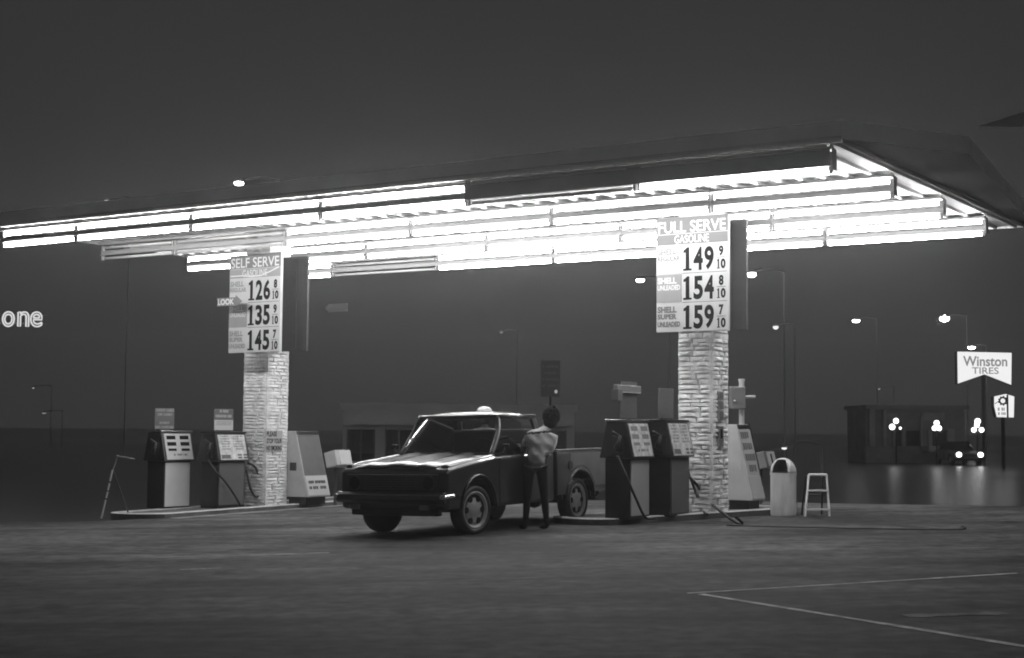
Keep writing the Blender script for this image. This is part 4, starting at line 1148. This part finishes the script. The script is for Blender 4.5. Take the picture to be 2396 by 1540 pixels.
def globe_lamp(pxs, label, Y):
    c = at_depth(sum(p[0] for p in pxs)/len(pxs), pxs[0][1], Y)
    root = thing('globe_lamp', label, 'globe lamp', (c.x, Y, RD), 0, 'globe lamps before the storefront')
    mb = MB(); mb.cyl((0, 0, 0), (0, 0, c.z-RD), .05, 8); mb.build('post', 'sign_back', root)
    mb = MB()
    for px, py, r in pxs:
        q = at_depth(px, py, Y); mb.tube([(0, 0, q.z-RD-.15), (q.x-c.x, -.0, q.z-RD)], .02, 6, 1)
    mb.build('arm', 'sign_back', root)
    for px, py, r in pxs:
        q = at_depth(px, py, Y); mb = MB(); mb.ball((q.x-c.x, -.05, q.z-RD), r*Y/F, 12); mb.build('globe', 'globe', root, smooth=True)
globe_lamp([(2096, 985, 6.5), (2087, 999, 7), (2106, 1002, 3)], 'globe lamp cluster before the left end of the storefront', 89)
globe_lamp([(2191, 990, 6.5), (2186, 1002, 6), (2197, 1002, 6)], 'globe lamp cluster before the right end of the storefront', 89)
globe_lamp([(2287, 986, 7), (2285, 995, 6), (2278, 1006, 6), (2296, 1006, 6)], 'four globe lamp cluster between the storefront and the small sign', 89)

# parked and passing cars on the street beyond
def sedan(p, rz, label, lights):
    root = thing('car', label, 'car', (p[0], p[1], RD), rz)
    prof = [(2.2, .28), (2.25, .55), (2.15, .72), (.9, .86), (-1.6, .88), (-2.2, .80), (-2.25, .40), (-2.1, .28)]
    bot = [(-1.75, .28)]+arc(-1.35, .30, .37, 180, 0, 8)+[(-.6, .26), (.6, .26)]+arc(1.35, .30, .37, 180, 0, 8)+[(1.8, .28)]
    mb = MB(); mb.prism(prof+bot, 'y', -.87, .87); mb.v = [(x, y*(.93 if z > .78 else 1), z) for x, y, z in mb.v]; mb.build('body', 'car2', root, bevel=.05)
    mb = MB(); mb.hexa([(-1.65, -.74, .86), (.75, -.74, .86), (.75, .74, .86), (-1.65, .74, .86)], [(-1.05, -.6, 1.33), (.1, -.6, 1.33), (.1, .6, 1.33), (-1.05, .6, 1.33)]); mb.build('cabin', 'glass', root, bevel=.03)
    mb = MB(); mb.box((-.48, 0, 1.35), (1.3, 1.24, .05)); mb.build('roof', 'car2', root, bevel=.03)
    for x in (-1.35, 1.35):
        for s_ in (-1, 1):
            mb = MB(); mb.cyl((x, s_*.68, .31), (x, s_*.86, .31), .31, 20); wl = mb.build('wheel', 'rubber', root)
            mb = MB(); mb.cyl((x, s_*.80, .31), (x, s_*.868, .31), .19, 16); mb.build('rim', 'steel', wl)
    for s_ in (-1, 1):
        mb = MB(); mb.cyl((2.2, s_*.62, .62), (2.262, s_*.62, .62), .1 if not lights else .15, 14); mb.build('headlight', 'headlight' if lights else 'mid', root)
        mb = MB(); mb.box((-2.25, s_*.6, .66), (.05, .3, .12)); mb.build('tail_light', 'mid', root)
    mb = MB(); mb.box((2.27, 0, .45), (.08, 1.7, .1)); mb.box((-2.28, 0, .45), (.08, 1.7, .1)); mb.build('bumper', 'chrome', root, bevel=.02)
q = on_level(2270, 1060, RD+.62)
hq = at_depth(2270, 1060, 86)
sedan((hq.x, 86+2.3), R(-90), 'car with both headlights lit facing the camera at the far right', True)
q = at_depth(1375, 1012, 40)
sedan((q.x+.9, 40), R(150), 'dark parked car behind the pickup bed', False)

# low dark shop building across the street, behind the pickup
Yb = 70
xa, xb = at_depth(800, 950, Yb).x, at_depth(1345, 950, Yb).x; zt_ = at_depth(1050, 948, Yb).z
root = thing('shop_building', 'long low unlit shop building across the street behind the pickup', 'building', ((xa+xb)/2, Yb, RD))
hb_ = zt_-RD; wb_ = xb-xa
mb = MB(); mb.box((0, 5, hb_/2-.1), (wb_, 9, hb_-.2)); mb.build('wall', 'shop_wall', root)
mb = MB(); mb.box((0, 5, hb_-.08), (wb_+.3, 9.3, .3)); mb.build('parapet', 'shop_wall', root)
mb = MB(); mb.box((0, -.3, hb_*.70), (wb_*.96, 1.4, .12)); mb.build('awning', 'shop_wall', root)
for k in range(6):
    x = -wb_*.42+k*wb_*.165
    mb = MB(); mb.box((x, .46, hb_*.36), (wb_*.12, .08, hb_*.5)); wn = mb.build('window', 'glass', root)
    mb = MB()
    for q in (-1, 0, 1): mb.box((x+q*wb_*.058, .41, hb_*.36), (.07, .06, hb_*.52))
    mb.build('mullion', 'mid', wn)

# dim sign board far behind the person's head
p = at_depth(1288, 886, 70)
root = thing('sign_board', 'dim sign board far off above the person beside the pickup', 'sign board', (p.x, p.y, RD))
mb = MB(); mb.box((0, 0, p.z-RD), (.9, .1, 1.7)); mb.build('panel', 'darkgrey', root)
mb = MB()
for k in range(4): worn_line(mb, -.38, .38, p.z-RD+.5-.3*k, p.z-RD+.62-.3*k, -.06, random.Random(k))
mb.build('lettering', 'mid', root)
mb = MB(); mb.cyl((0, .1, 0), (0, .1, p.z-RD), .06, 8); mb.build('post', 'sign_back', root)
mb = MB(); mb.ball((.25, -.4, at_depth(1292, 917, 70).z-RD), .09, 10, (.8, .8, 1.0)); mb.build('lamp', 'lamp_faint', root)

# station building whose hipped eave corner enters at the upper right
Y0 = 9.0
c = at_depth(2288, 296, Y0)
root = thing('station_building', 'grey eave corner of the station building at the upper right', 'building', (0, 0, 0))
e1 = on_level(2396, 262, c.z); nd = (e1-c).normalized()
a, b = c, c+Vector((9, 0, 0)); d_ = c+nd*7.0; e_ = Vector((b.x, d_.y, c.z))
mb = MB(); mb.hexa([d_, e_, b, a], [d_+Vector((.5, .2, .12)), e_+UP*.12, b+Vector((0, -.3, .12)), a+Vector((.5, -.3, .12))]); mb.build('roof_slab', 'fascia_end', root)
mb = MB(); mb.box((c.x+5.2, 3.0, (c.z-.02)/2), (8.0, 10.0, c.z-.02)); mb.build('wall', 'wall_far', root)

# ------------------------------------------------------------------ night air
mh = bpy.data.materials.new('night haze'); mh.use_nodes = True; nt = mh.node_tree; nt.nodes.clear()
o_ = nt.nodes.new('ShaderNodeOutputMaterial'); v_ = nt.nodes.new('ShaderNodeVolumePrincipled')
v_.inputs['Color'].default_value = (.95, .95, .95, 1); v_.inputs['Density'].default_value = HAZE; v_.inputs['Anisotropy'].default_value = .86
nt.links.new(v_.outputs[0], o_.inputs['Volume'])
mb = MB(); mb.box((0, 80, 6.0), (360, 240, 15.2)); hb = mb.build('haze', mh); hb['kind'] = 'stuff'
